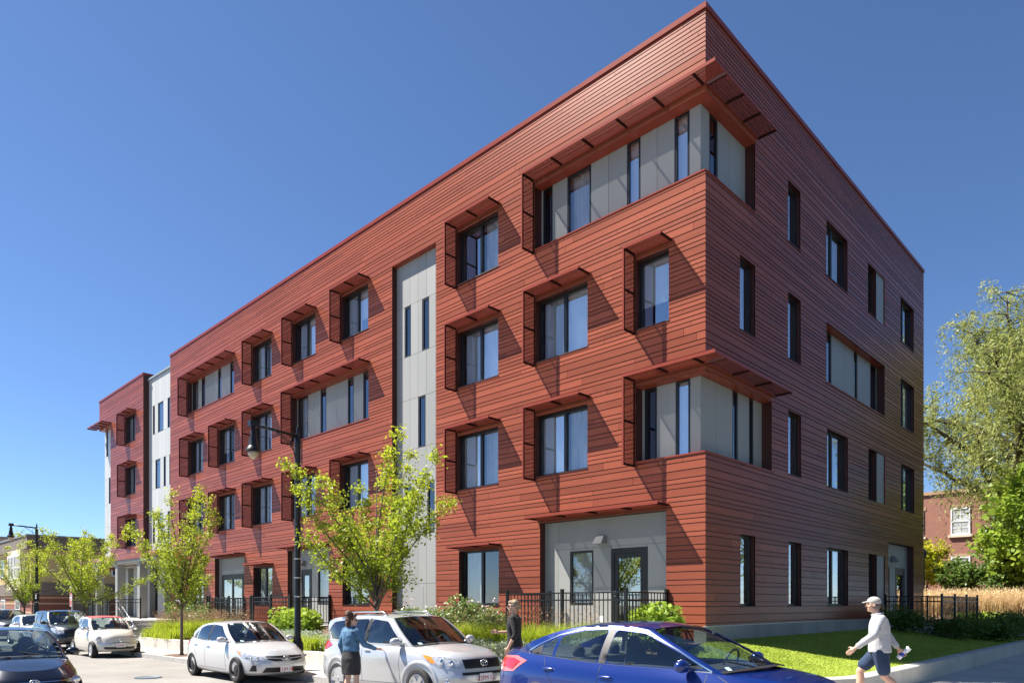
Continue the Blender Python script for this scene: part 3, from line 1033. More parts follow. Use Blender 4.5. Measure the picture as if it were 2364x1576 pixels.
def fence(path, z, label, step=.115, posts=None, h=1.07, group=None):
    root = empty('metal_fence', (path[0][0], path[0][1], z), label=label, cat='fence', group=group)
    ox, oy = path[0]
    for (xa, ya), (xb, yb) in zip(path[:-1], path[1:]):
        L_ = math.hypot(xb - xa, yb - ya); ang = math.atan2(yb - ya, xb - xa)
        for zz in (h - .04, h - .20, .10):
            t = MB(); t.obox(((xa + xb) / 2 - ox, (ya + yb) / 2 - oy, zz), (L_, .03, .03), ang); t.build('rail', M['black'], root)
        n = int(L_ / step)
        for i in range(1, n):
            f = i / n
            o = bpy.data.objects.new('picket', PICK); COL.objects.link(o); o.parent = root
            o.location = (xa + (xb - xa) * f - ox, ya + (yb - ya) * f - oy, 0); o.rotation_euler = (0, 0, ang)
        k = max(1, round(L_ / 1.75))
        for i in range(k + 1):
            if i == 0 and (xa, ya) != path[0]: continue
            f = i / k
            o = bpy.data.objects.new('post', POST); COL.objects.link(o); o.parent = root
            o.location = (xa + (xb - xa) * f - ox, ya + (yb - ya) * f - oy, 0)
    return root


patio(-4.45, -.88, -1.72, 'small concrete patio outside the recessed corner door')
fence([(-4.4, -.06), (-4.4, -1.62), (-.93, -1.62), (-.93, -.06)], 1.115, 'black metal picket fence round the patio nearest the building corner')
patio(-17.95, -15.05, -1.72, 'concrete patio behind the street lamp at the middle recessed door')
fence([(-17.9, -.06), (-17.9, -1.62), (-15.1, -1.62), (-15.1, -.06)], 1.115, 'black metal picket fence round the patio behind the street lamp')
patio(-24.85, -22.05, -1.72, 'concrete patio at the recessed door nearest the entrance steps')
fence([(-24.8, -.06), (-24.8, -1.62), (-22.1, -1.62), (-22.1, -.06)], 1.115, 'black metal picket fence round the patio nearest the entrance steps')
fence([(-21.9, -1.62), (-18.1, -1.62)], 1.1, 'straight black metal picket fence joining the two patios left of the street lamp')
b = MB(); b.box(.05, 1.8, 11.9, 17.2, .6, 1.115)
tag(b.build('patio', M['concretew'], bevel=.01), 'concrete patio at the side door behind the dark shrubs', 'patio')
fence([(.1, 12.0), (1.75, 12.0), (1.75, 17.1), (.1, 17.1)], 1.115, 'black metal picket fence round the patio at the far end of the side facade')

# ------------------------------------------------------------------ entrance steps (rising towards the left)
st = empty('entrance_steps', (-28.8, -1.7, 0), label='concrete entrance steps between the cream car and the planter', cat='steps')
b = MB(); b.box(-14.4, 0.0, -1.4, 1.62, 0, 1.12); b.box(-14.4, -1.95, 1.62, 2.9, 0, 1.118); b.build('landing', M['concretew'], st)
for i in range(6):
    z0 = .12 + i * .1667
    t = MB(); t.box(.001, 2.0 - i * .333, -1.4, 1.5, z0 if i else 0, z0 + .1667)
    t.build('step', M['concretew'], st, bevel=.012)
for yy in (-1.35, 1.4):
    hr = empty('handrail', (-28.8, -1.7 + yy, .12), label=('steel handrail on the street side of the entrance steps' if yy < 0 else 'steel handrail on the building side of the entrance steps'), cat='handrail')
    t = MB(); t.tube([(2.2, 0, .78), (2.0, 0, .95), (.0, 0, 1.95), (-.35, 0, 1.95)], .02, 8); t.tube([(2.0, 0, .6), (.0, 0, 1.62)], .012, 8)
    t.build('rail', M['steel'], hr)
    for xx, zz in ((2.0, .0), (.0, 1.0)):
        t = MB(); t.tube([(xx, 0, zz), (xx, 0, zz + .95)], .022, 8); t.build('post', M['black'], hr)
fence([(-31.5, -1.2), (-31.5, -2.95), (-36.6, -2.95), (-36.6, -1.2)], 1.1, 'black metal fence on the landing left of the entrance steps')


# ------------------------------------------------------------------ street lamps
def street_lamp(X, Y, label):
    z = zs(X)
    r = empty('street_lamp', (X, Y, z), label=label, cat='street lamp', group='black street lamps along the kerb')
    t = MB()
    t.lathe([(.19, 0), (.19, .12), (.15, .18), (.15, .7), (.11, .8), (.085, .9), (.08, 3.5), (.075, 5.9), (.085, 5.95), (.085, 6.15), (.06, 6.2), (.035, 6.26), (.05, 6.3), (.028, 6.36), (.04, 6.4), (.012, 6.5), (0, 6.52)], n=16)
    t.build('pole', M['black'], r, smooth=True, sharp=40)
    h = .24
    t = MB(); t.tube([(0, 0, 6.0 + h), (0, -1.2, 6.08 + h)], .04, 8)
    t.tube([(0, -.05, 5.35 + h), (0, -.12, 5.6 + h), (0, -.3, 5.83 + h), (0, -.62, 6.02 + h)], .014, 6)
    t.tube([(0, -.08, 5.95 + h), (0, -.2, 5.88 + h), (0, -.22, 5.75 + h), (0, -.13, 5.72 + h)], .01, 6)
    t.build('arm', M['black'], r, smooth=True)
    t = MB()
    t.box(-.08, .08, -1.34, -1.12, 6.02 + h, 6.17 + h)
    t.lathe([(.05, 6.03 + h), (.055, 5.94 + h), (.08, 5.9 + h), (.075, 5.78 + h), (.105, 5.7 + h), (.12, 5.55 + h), (.135, 5.52 + h), (.19, 5.45 + h), (.2, 5.4 + h), (.145, 5.395 + h)], c=(0, -1.23, 0), n=18)
    t.build('lamp_head', M['black'], r, smooth=True, sharp=35)
    t = MB(); t.lathe([(.135, 5.39 + h), (.13, 5.33 + h), (.10, 5.26 + h), (.045, 5.21 + h), (0, 5.2 + h)], c=(0, -1.23, 0), n=16)
    t.build('lamp_glass', mat('frosted lamp glass', (.45, .36, .25), .25, coat=.5), r, smooth=True)
    for zz in (2.95, 2.45, 1.95):
        t = MB(); t.lathe([(.088, zz), (.09, zz + .02), (.088, zz + .03)], n=16); t.build('band', M['steel'], r)
    return r


street_lamp(-9.58, -4.35, 'black street lamp between the silver sedan and the silver car')
l2 = street_lamp(-40.4, -3.9, 'black street lamp at the far left before the tan building')
t = MB(); t.box(-.32, -.05, -.14, .14, 2.0, 2.75); t.box(-.3, -.05, -.12, .12, 1.2, 1.8); t.build('signal_box', M['black'], l2)
t = MB(); t.box(-.9, -.1, -.32, -.3, 2.15, 2.35); t.build('street_sign', mat('green sign', (.01, .18, .11), .4), l2)
t = MB(); t.box(.1, .35, -.1, -.08, 2.15, 2.4); t.build('arrow_sign', M['blind'], l2)
# parking sign
ps = empty('parking_sign', (-31.2, -4.35, zs(-31)), label='red and white parking sign on a steel post by the dark SUV', cat='sign')
t = MB(); t.tube([(0, 0, 0), (0, 0, 2.9)], .03, 8); t.build('post', M['steel'], ps)
M['signred'] = mat('sign red', (.55, .03, .03), .4)
for zz in (2.45, 1.95):
    t = MB(); t.box(-.15, .15, -.06, -.04, zz - .23, zz + .23); pl = t.build('sign_plate', M['blind'], ps)
    t = MB(); t.box(-.12, .12, -.064, -.0601, zz - .2, zz + .02); t.lathe([(.085, -.065), (.085, -.0602)], c=(0, 0, zz + .1), n=16, axis='y'); t.build('sign_mark', M['signred'], pl)

# manhole cover, tree pit mulch
t = MB(); t.lathe([(.33, 0), (.33, .012), (.28, .014), (.27, .008), (0, .008)], n=28)
o = t.build('manhole_cover', mat('iron cover', (.10, .13, .16), .5, metal=.3, var=.3, scale=20)); o.location = (-11.8, -7.35, zr(-11.8) + .022)
tag(o, 'round iron manhole cover in the road beside the silver sedan', 'manhole cover')
for X in (-6.1, -17.75, -29.4, -41.0):
    t = MB(); t.box(X - .75, X + .75, -4.72, -3.72, zs(X) - .05, zs(X) + .012)
    tag(t.build('tree_pit', M['soil']), kind='structure')

# ------------------------------------------------------------------ tan building at the far left
M['tanband'] = mat('brown board band', (.16, .125, .10), .7, var=.25, scale=1.2, stretch=(.6, .6, 8))
M['stucco'] = mat('ochre stucco', (.50, .36, .17), .8, var=.06, scale=3)
M['cream'] = mat('cream stucco', (.66, .58, .44), .8, var=.05, scale=3)


def brickmat(name, c1, c2, mortar, sx=1.0):
    m, nt, b_, out = newmat(name)
    N, L = nt.nodes.new, nt.links.new
    tc = N('ShaderNodeTexCoord'); mp = N('ShaderNodeMapping'); L(tc.outputs['Object'], mp.inputs[0])
    mp.inputs['Rotation'].default_value = (rad(90), 0, 0)
    bt = N('ShaderNodeTexBrick'); bt.inputs['Color1'].default_value = (*c1, 1); bt.inputs['Color2'].default_value = (*c2, 1); bt.inputs['Mortar'].default_value = (*mortar, 1)
    bt.inputs['Scale'].default_value = 1.0; bt.inputs['Mortar Size'].default_value = .008; bt.inputs['Brick Width'].default_value = .21; bt.inputs['Row Height'].default_value = .075
    bt.inputs['Bias'].default_value = -.2
    L(mp.outputs[0], bt.inputs['Vector']); L(bt.outputs['Color'], b_.inputs['Base Color'])
    b_.inputs['Roughness'].default_value = .85
    return m


M['brick'] = brickmat('red brick', (.32, .095, .05), (.22, .062, .032), (.36, .31, .26))
M['brickfar'] = mat('far brick', (.22, .075, .045), .85, var=.2, scale=8)
M['stripe'] = mat('pale brick stripe', (.42, .27, .17), .85, var=.15, scale=6)
tb = empty('tan_building', (-61.3, 0, 0), label='two storey tan and brick building with brown band beyond the far lamp', cat='building')
bx, by = -61.3, 0.0
def tbox(name, m, x0, x1, y0, y1, z0, z1, par=None):
    t = MB(); t.box(x0, x1, y0, y1, z0, z1); return t.build(name, m, par or tb)
LX = 34
tbox('roof_band', M['tanband'], -LX, .35, -.35, 42, 6.45, 7.5)
tbox('roof_edge', M['greydark'], -LX, .42, -.42, 42, 7.5, 7.62)
tbox('wall', M['stucco'], -LX, 0, .0, 42, 3.65, 6.45)
tbox('middle_band', M['tanband'], -LX, .12, -.12, 42, 2.62, 3.65)
tbox('base_wall', M['brickfar'], -LX, -.05, .05, 42, -.5, 2.62)
for zz in (.35, 1.1, 1.85, 2.35): tbox('brick_stripe', M['stripe'], -LX, -.03, .03, 42, zz, zz + .16)
tbox('bay', M['cream'], -6.4, -1.2, -.5, 0.0, 3.1, 6.45)
def fwin(par, x, y, z0, w, h, face):
    """simple sash window: frame + pane; face 'x' looks +X, 'y' looks -Y"""
    t = MB()
    if face == 'x':
        for (a, c, e, f) in ((y, y + w, z0, z0 + .1), (y, y + w, z0 + h - .1, z0 + h), (y, y + .1, z0 + .1, z0 + h - .1), (y + w - .1, y + w, z0 + .1, z0 + h - .1), (y + .1, y + w - .1, z0 + h / 2 - .04, z0 + h / 2 + .04)):
            t.box(x - .02, x + .05, a, c, e, f)
        o = t.build('window', M['blind'], par)
        t = MB(); t.box(x - .02, x + .015, y + .1, y + w - .1, z0 + .1, z0 + h - .1); t.build('pane', M['farglass'], o)
    else:
        for (a, c, e, f) in ((x, x + w, z0, z0 + .1), (x, x + w, z0 + h - .1, z0 + h), (x, x + .1, z0 + .1, z0 + h - .1), (x + w - .1, x + w, z0 + .1, z0 + h - .1), (x + .1, x + w - .1, z0 + h / 2 - .04, z0 + h / 2 + .04)):
            t.box(a, c, y - .05, y + .02, e, f)
        o = t.build('window', M['blind'], par)
        t = MB(); t.box(x + .1, x + w - .1, y - .015, y + .02, z0 + .1, z0 + h - .1); t.build('pane', M['farglass'], o)
M['farglass'] = mat('far window glass', (.03, .04, .05), .08, spec=.8)
for yy in (6, 13.5, 21, 29): fwin(tb, 0, yy, 4.35, 1.9, 1.75, 'x')
for yy in (8, 17, 26): fwin(tb, -.05, yy, .6, 2.2, 1.8, 'x')
for xx in (-5.8, -4.6, -3.4, -2.2): fwin(tb, xx, -.5, 4.0, .7, 2.0, 'y')
for xx in (-12, -18, -24): fwin(tb, xx, 0, 4.3, 1.7, 1.7, 'y')
for xx in (-6, -12, -18): fwin(tb, xx, .05, .5, 1.8, 1.8, 'y')
tbox('door', mat('pale green door', (.35, .45, .40), .4), -.05, .02, 4.2, 5.6, 0, 2.3)
tbox('sign_panel', M['cream'], -.05, .1, 14.5, 20.5, 2.6, 3.1)
# buildings behind
gb = empty('grey_rooftop_building', (-66, 46, 0), label='dark grey boxy building rising behind the tan building', cat='building')
t = MB(); t.box(-22, 8, 0, 20, 0, 8.2); t.build('wall', M['brickfar'], gb)
t = MB(); t.box(-16, 6, 2, 16, 8.2, 12.6); po = t.build('penthouse', mat('dark grey cladding', (.11, .105, .11), .6, var=.1, scale=1), gb)
t = MB(); t.box(5.9, 6.06, 8, 11, 10.3, 11.2)
for k in range(5): t.box(6.06, 6.12, 8.05, 10.95, 10.36 + k * .17, 10.43 + k * .17)
t.build('vent', M['greydark'], po)
gb2 = empty('far_house', (-108, -2, 0), label='low pale sided building at the extreme left edge', cat='building')
t = MB(); t.box(-10, 6, 0, 14, 0, 10.3); t.build('wall', mat('taupe siding', (.36, .31, .27), .8, var=.1, scale=.8, stretch=(.3, .3, 6)), gb2)
t = MB(); t.box(-10.3, 6.3, -.3, 14.3, 10.3, 10.5); t.build('roof', M['greydark'], gb2)

# ------------------------------------------------------------------ brick school at the right
sc = empty('brick_building', (-5.5, 47, 0), label='red brick building with white sash windows behind the willow', cat='building')
t = MB(); t.box(-26, 8.6, 0, 18, 2.4, 10.2); t.build('wall', M['brick'], sc)
t = MB(); t.box(8.6, 12, 1.2, 18, 2.4, 9.6); t.build('side_wing', mat('grey render', (.16, .16, .165), .8), sc)
t = MB(); t.box(-26.1, 8.7, -.1, 18, 10.2, 10.45); t.build('parapet', M['stripe'], sc)
t = MB(); t.box(-26.05, 8.65, -.08, 18, .9, 2.4); t.build('basement_wall', mat('pale stone', (.55, .53, .49), .8, var=.1, scale=2), sc)


def sash(X, z0, w, h, Y=0):
    fr = MB()
    fr.box(X, X + .09, Y - .06, Y + .05, z0, z0 + h); fr.box(X + w - .09, X + w, Y - .06, Y + .05, z0, z0 + h)
    fr.box(X + .09, X + w - .09, Y - .06, Y + .05, z0 + h - .1, z0 + h); fr.box(X + .09, X + w - .09, Y - .06, Y + .05, z0, z0 + .08)
    fr.box(X + .09, X + w - .09, Y - .05, Y + .05, z0 + h / 2 - .04, z0 + h / 2 + .04)
    fr.box(X + w / 2 - .02, X + w / 2 + .02, Y - .04, Y + .03, z0 + .08, z0 + h / 2 - .04); fr.box(X + w / 2 - .02, X + w / 2 + .02, Y - .04, Y + .03, z0 + h / 2 + .04, z0 + h - .1)
    for q in (.25, .75): fr.box(X + .09, X + w - .09, Y - .035, Y + .03, z0 + h * q - .018, z0 + h * q + .018)
    o = fr.build('window', M['blind'], sc)
    t = MB(); t.box(X + .09, X + w - .09, Y - .02, Y + .02, z0 + .08, z0 + h - .1); t.build('pane', M['farblind'], o)
    t = MB(); t.box(X - .15, X + w + .15, Y - .14, Y + .05, z0 - .18, z0 - .001); t.build('sill', M['cream'], o)
    t = MB(); t.box(X - .15, X + w + .15, Y - .03, Y + .05, z0 + h + .001, z0 + h + .25); t.build('lintel', M['stripe'], o)


M['farblind'] = mat('pane with blind', (.45, .48, .47), .12, spec=.6, var=.3, scale=1.5)
for z0 in (3.4, 7.05):
    for k in range(7):
        sash(6.0 - k * 3.05 - (1.25 if k else 0) * 0, z0, 1.25, 2.0)
for k in range(6):
    t = MB(); t.box(5.7 - k * 3.05, 7.2 - k * 3.05, -.1, .02, 1.15, 1.9); o = t.build('basement_window', M['farglass'], sc)
# ------------------------------------------------------------------ vegetation
NR = np.random.default_rng(5)


def leaf_arrays(P, size, droop=0.3, width=0.55, jit=0.35, rs=NR, dirs=None):
    """folded leaf (two quads sharing the midrib) per point -> verts, quads"""
    n = len(P)
    d = rs.normal(size=(n, 3)) if dirs is None else dirs + rs.normal(size=(n, 3)) * 0.35
    d[:, 2] = d[:, 2] * 0.6 - droop
    d /= np.linalg.norm(d, axis=1, keepdims=True) + 1e-9
    r = rs.normal(size=(n, 3)); s = np.cross(d, r); s /= np.linalg.norm(s, axis=1, keepdims=True) + 1e-9
    nn = np.cross(d, s)
    L = size * (1 + jit * rs.normal(size=(n, 1))).clip(0.5, 1.7)
    w = L * width * .5
    a = P; tip = P + d * L
    mid = P + d * L * .45
    left = mid + s * w + nn * w * .35; right = mid - s * w + nn * w * .35
    V = np.stack([a, left, tip, right], axis=1).reshape(-1, 3)
    Q = (np.arange(n)[:, None] * 4 + np.array([[0, 1, 2, 3]]))
    return V, Q


def leaves_obj(name, P, size, m, parent, rnd=None, **k):
    P = np.asarray(P, dtype=float)
    V, Q = leaf_arrays(P, size, **k)
    if rnd is None: rnd = NR.random(len(P))
    return np_mesh(name, V, Q, rnd=rnd, mats=m, parent=parent)


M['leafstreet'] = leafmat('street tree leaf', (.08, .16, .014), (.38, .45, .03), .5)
M['leafwillow'] = leafmat('willow leaf', (.13, .17, .045), (.42, .45, .12), .42)
M['leafmaple'] = leafmat('maple leaf', (.12, .22, .02), (.34, .45, .06), .45)
M['leafdark'] = leafmat('dark shrub leaf', (.035, .08, .014), (.13, .21, .035), .3)
M['leafyellow'] = leafmat('yellow green leaf', (.30, .36, .02), (.55, .55, .04), .45)
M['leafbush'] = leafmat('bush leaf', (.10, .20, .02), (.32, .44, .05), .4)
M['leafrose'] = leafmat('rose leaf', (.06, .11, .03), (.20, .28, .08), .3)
M['leafsage'] = leafmat('grey green leaf', (.22, .28, .18), (.50, .56, .44), .3)
M['grassg'] = leafmat('green grass blade', (.20, .30, .02), (.42, .50, .05), .45)
M['grasst'] = leafmat('tan seed head', (.24, .15, .08), (.42, .29, .16), .3)
M['grassgold'] = leafmat('golden feather grass', (.48, .36, .17), (.78, .64, .40), .4)
M['turf'] = leafmat('turf blade', (.26, .36, .04), (.50, .58, .12), .4)
M['petal'] = mat('pale rose petals', (.75, .62, .58), .6)


def branch_path(p0, d0, L, n, up, wob, rg):
    pts = [Vector(p0)]
    d = Vector(d0).normalized()
    for i in range(n):
        d = (d + Vector((rg.gauss(0, wob), rg.gauss(0, wob), rg.gauss(0, wob) + up))).normalized()
        pts.append(pts[-1] + d * (L / n))
    return pts


def street_tree(X, Y, H, R, seed, label, nl=9000, fork=1.55, leaf=.064):
    rg = random.Random(seed); rs = np.random.default_rng(seed)
    z = zs(X) + .01
    root = empty('street_tree', (X, Y, z), label=label, cat='tree', group='young street trees along the kerb')
    t = MB()
    lean = rg.uniform(-.05, .05)
    t.tube([(0, 0, -.05), (0, 0, .1), (lean * .5, 0, fork * .5), (lean, 0, fork), (lean * 1.4, .02, fork + .5), (lean * 1.7, .03, H * .62), (lean * 2, .04, H * .9)],
           [.085, .065, .055, .05, .04, .02, .005], 8)
    cl = []   # (point, weight, tone)
    nb = 15
    for i in range(nb):
        az = 2 * math.pi * (i * .382 + rg.uniform(-.05, .05)); f = i / (nb - 1)
        zst = fork + (H * .42 - fork) * f * .8
        tilt = rad(rg.uniform(24, 58) * (1 - .62 * f) + 5)
        d = Vector((math.sin(tilt) * math.cos(az), math.sin(tilt) * math.sin(az), math.cos(tilt)))
        Lb = min((H - zst) / max(d.z, .35), R / max(math.sin(tilt), .25)) * rg.uniform(.75, 1.05)
        pts = branch_path((lean, 0, zst), d, Lb, 9, .035, .07, rg)
        t.tube(pts, [.028 * (1 - k / 9.5) + .003 for k in range(10)], 5, caps=False)
        for k in range(2, 10):
            p = pts[k]
            cl.append((p, .55 if k < 4 else 1.0, rg.random()))
            for _ in range(2):
                dd = Vector((rg.gauss(0, 1), rg.gauss(0, 1), rg.gauss(.35, .7))).normalized()
                l2 = rg.uniform(.22, .62) * (1.15 - k / 12)
                q = branch_path(p, dd, l2, 3, .05, .12, rg)
                t.tube(q, [.008, .006, .004, .002], 4, caps=False)
                for m_ in q[1:]: cl.append((m_, .9, rg.random()))
    t.build('trunk', M['bark'], root, smooth=True)
    w = np.array([c[1] for c in cl]); w /= w.sum()
    idx = rs.choice(len(cl), size=nl, p=w)
    C = np.array([tuple(c[0]) for c in cl]); tone = np.array([c[2] for c in cl])
    P = C[idx] + rs.normal(size=(nl, 3)) * np.array([.085, .085, .07])
    hgt = (P[:, 2] - fork) / (H - fork)
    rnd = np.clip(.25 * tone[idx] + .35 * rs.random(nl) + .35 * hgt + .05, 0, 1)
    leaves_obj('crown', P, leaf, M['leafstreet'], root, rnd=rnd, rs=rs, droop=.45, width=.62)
    return root


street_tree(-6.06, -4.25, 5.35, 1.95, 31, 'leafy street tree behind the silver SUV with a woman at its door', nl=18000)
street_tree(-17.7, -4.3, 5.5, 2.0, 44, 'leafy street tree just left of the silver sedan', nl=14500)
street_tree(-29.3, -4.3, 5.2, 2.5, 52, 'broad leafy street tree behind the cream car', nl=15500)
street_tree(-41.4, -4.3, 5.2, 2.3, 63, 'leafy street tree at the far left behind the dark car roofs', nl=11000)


def bush(name, X, Y, z, rx, ry, h, n, m, size, label, seed, cat='bush', group=None, lumps=7, stems=True, **k):
    rs = np.random.default_rng(seed)
    root = empty(name, (X, Y, z), label=label, cat=cat, group=group)
    c = rs.normal(size=(lumps, 3)) * np.array([rx * .42, ry * .42, h * .16]); c[:, 2] = np.abs(c[:, 2]) + h * .42
    i = rs.integers(0, lumps, n)
    d = rs.normal(size=(n, 3)); d /= np.linalg.norm(d, axis=1, keepdims=True)
    rad_ = rs.random((n, 1)) ** .38
    P = c[i] + d * rad_ * np.array([rx * .62, ry * .62, h * .45]) * (.75 + .5 * rs.random((lumps, 1)))[i]
    P[:, 2] = np.clip(P[:, 2], .03, None)
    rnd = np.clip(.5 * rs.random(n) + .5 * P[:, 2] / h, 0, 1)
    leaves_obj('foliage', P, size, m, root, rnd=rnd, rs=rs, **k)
    if stems:
        t = MB(); rg = random.Random(seed)
        for q in range(6):
            a = rg.uniform(0, 6.28)
            t.tube([(0, 0, -.05), (math.cos(a) * rx * .2, math.sin(a) * ry * .2, h * .4), (math.cos(a) * rx * .5, math.sin(a) * ry * .5, h * .75)], [.012, .009, .004], 5)
        t.build('stem', M['bark'], root)
    return root


# planting in front of the street facade
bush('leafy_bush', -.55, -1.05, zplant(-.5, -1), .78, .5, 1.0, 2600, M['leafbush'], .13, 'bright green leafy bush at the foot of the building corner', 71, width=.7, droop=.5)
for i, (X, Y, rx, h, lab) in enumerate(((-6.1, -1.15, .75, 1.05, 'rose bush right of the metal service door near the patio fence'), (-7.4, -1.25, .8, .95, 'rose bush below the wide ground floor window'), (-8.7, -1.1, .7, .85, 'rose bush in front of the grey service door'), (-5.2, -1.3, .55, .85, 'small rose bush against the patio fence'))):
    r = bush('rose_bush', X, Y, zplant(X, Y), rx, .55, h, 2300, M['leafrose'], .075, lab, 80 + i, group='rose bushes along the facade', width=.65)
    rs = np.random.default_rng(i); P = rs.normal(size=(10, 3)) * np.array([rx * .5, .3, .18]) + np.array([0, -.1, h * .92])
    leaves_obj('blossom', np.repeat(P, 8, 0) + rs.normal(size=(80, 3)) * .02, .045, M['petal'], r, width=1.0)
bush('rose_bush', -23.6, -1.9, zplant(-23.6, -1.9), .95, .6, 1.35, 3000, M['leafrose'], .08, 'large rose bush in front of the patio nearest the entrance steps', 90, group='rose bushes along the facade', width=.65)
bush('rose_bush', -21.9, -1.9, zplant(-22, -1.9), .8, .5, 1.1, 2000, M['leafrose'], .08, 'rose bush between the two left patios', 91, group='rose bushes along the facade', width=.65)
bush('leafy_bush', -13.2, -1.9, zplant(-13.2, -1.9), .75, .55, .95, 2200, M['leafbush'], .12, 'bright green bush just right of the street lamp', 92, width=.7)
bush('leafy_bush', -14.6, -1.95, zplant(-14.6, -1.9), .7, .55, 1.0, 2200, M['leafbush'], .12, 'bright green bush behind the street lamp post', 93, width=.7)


def blades(P, H, W, lean, rs, seg=2):
    """curved blades: quads + tip as thin quad"""
    n = len(P)
    a = rs.random(n) * 2 * np.pi
    dx = np.stack([np.cos(a), np.sin(a), np.zeros(n)], 1)
    sx = np.stack([-np.sin(a), np.cos(a), np.zeros(n)], 1)
    ln = (np.abs(rs.normal(size=(n, 1))) * lean)
    h = H * (.6 + .5 * rs.random((n, 1)))
    w = W * (.7 + .6 * rs.random((n, 1)))
    up = np.array([[0, 0, 1.0]])
    b0 = P - sx * w; b1 = P + sx * w
    m = P + up * h * .6 + dx * h * ln * .35
    m0 = m - sx * w * .8; m1 = m + sx * w * .8
    e = P + up * h * (1 - .3 * np.minimum(ln, 1)) + dx * h * ln
    e0 = e - sx * w * .15; e1 = e + sx * w * .15
    V = np.stack([b0, b1, m1, m0, e1, e0], 1).reshape(-1, 3)
    k = np.arange(n)[:, None] * 6
    Q = np.concatenate([k + np.array([[0, 1, 2, 3]]), k + np.array([[3, 2, 4, 5]])], 0)
    return V, Q


def grass_clump(X, Y, z, r, h, n, label, seed, seedheads=0, mg='grassg', ms='grasst', name='ornamental_grass', group='ornamental grass clumps in the bed', lean=.55):
    rs = np.random.default_rng(seed)
    root = empty(name, (X, Y, z), label=label, cat='grass', group=group)
    P = np.zeros((n, 3)); q = rs.normal(size=(n, 2)) * r * .4; P[:, :2] = q
    V, Q = blades(P, h, .007, lean, rs)
    rr = rs.random(n); np_mesh('blades', V, Q, rnd=np.concatenate([rr, rr]), mats=M[mg], parent=root)
    if seedheads:
        P = np.zeros((seedheads, 3)); P[:, :2] = rs.normal(size=(seedheads, 2)) * r * .4
        a = rs.random((seedheads, 1)) * 6.28; ln = np.abs(rs.normal(size=(seedheads, 1))) * .28
        top = P + np.concatenate([np.cos(a) * ln, np.sin(a) * ln, np.ones_like(a) * h * (1.15 + .35 * rs.random((seedheads, 1)))], 1)
        pts = []
        for s in np.linspace(.62, 1, 7): pts.append(P + (top - P) * s + rs.normal(size=P.shape) * .018)
        leaves_obj('seed_heads', np.concatenate(pts), .05, M[ms], root, width=.22, droop=-.4, rs=rs)
    return root


gi = 0
gl = ['ornamental grass clump at the right end of the bed below the patio fence', 'second bright grass clump from the corner bush', 'middle grass clump below the patio fence', 'grass clump behind the blue sedan boot', 'grass clump behind the woman in black', 'leftmost bright grass clump below the roses']
for i, X in enumerate((-1.55, -2.35, -3.15, -3.95, -4.7, -5.5)):
    grass_clump(X, -2.1, zplant(X, -2.1), .42, .8, 1500, gl[i], 100 + i, seedheads=45)
for i, (X, Y, lab) in enumerate(((-20.2, -2.2, 'tan seeded grass clump behind the silver sedan roof'), (-21.2, -2.4, 'tan seeded grass clump left of the sedan roof'), (-22.3, -2.5, 'tan grass clump right of the street tree trunk'), (-23.4, -2.6, 'tall tan grass clump behind the street tree trunk'), (-24.5, -2.5, 'tall tan grass clump at the end of the planter by the steps'), (-19.0, -2.3, 'grass clump below the fence left of the lamp'), (-17.6, -2.3, 'grass clump in front of the middle patio'))):
    grass_clump(X, Y, zplant(X, Y), .45, .75, 1100, lab, 120 + i, seedheads=170)
for i, (X, Y, lab) in enumerate(((-24.2, -2.95, 'low green grass clump above the planter wall end'), (-23.0, -2.95, 'low green grass clump behind the tree trunk'), (-21.8, -2.9, 'low green grass clump left of the silver sedan'), (-11.2, -2.85, 'feathery green grass clump right of the lamp base'), (-12.2, -2.85, 'feathery green grass clump behind the lamp base'))):
    grass_clump(X, Y, zplant(X, Y), .5, .5, 1000, lab, 140 + i, group='low green grass clumps by the planter wall')


def sage(X, Y, r, h, n, seed, label):
    rs = np.random.default_rng(seed)
    root = empty('lavender_bush', (X, Y, zplant(X, Y)), label=label, cat='bush', group='grey green lavender in the bed')
    P = np.zeros((n, 3)); P[:, 0] = rs.normal(size=n) * r * .5; P[:, 1] = rs.normal(size=n) * .2; P[:, 2] = rs.random(n) ** .7 * h * (1 - .3 * np.abs(P[:, 0]) / r)
    leaves_obj('foliage', P, .06, M['leafsage'], root, rs=rs, width=.28, droop=-.75)


for i, (X, lab) in enumerate(((-1.2, 'grey green lavender behind the blue sedan roof'), (-2.2, 'grey green lavender behind the blue sedan rear window'), (-3.2, 'grey green lavender behind the blue sedan boot lid'), (-4.2, 'grey green lavender right of the silver car bonnet'), (-5.3, 'grey green lavender behind the silver car bonnet'), (-6.4, 'grey green lavender behind the silver car windscreen'), (-10.4, 'grey green lavender behind the silver car tail'), (-12.0, 'grey green lavender below the bright bush by the lamp'), (-13.2, 'grey green lavender left of the lamp post'), (-14.4, 'grey green lavender behind the silver sedan bonnet'), (-15.6, 'grey green lavender behind the silver sedan windscreen'))):
    sage(X, -2.62, .62, .55, 2600, 160 + i, lab)

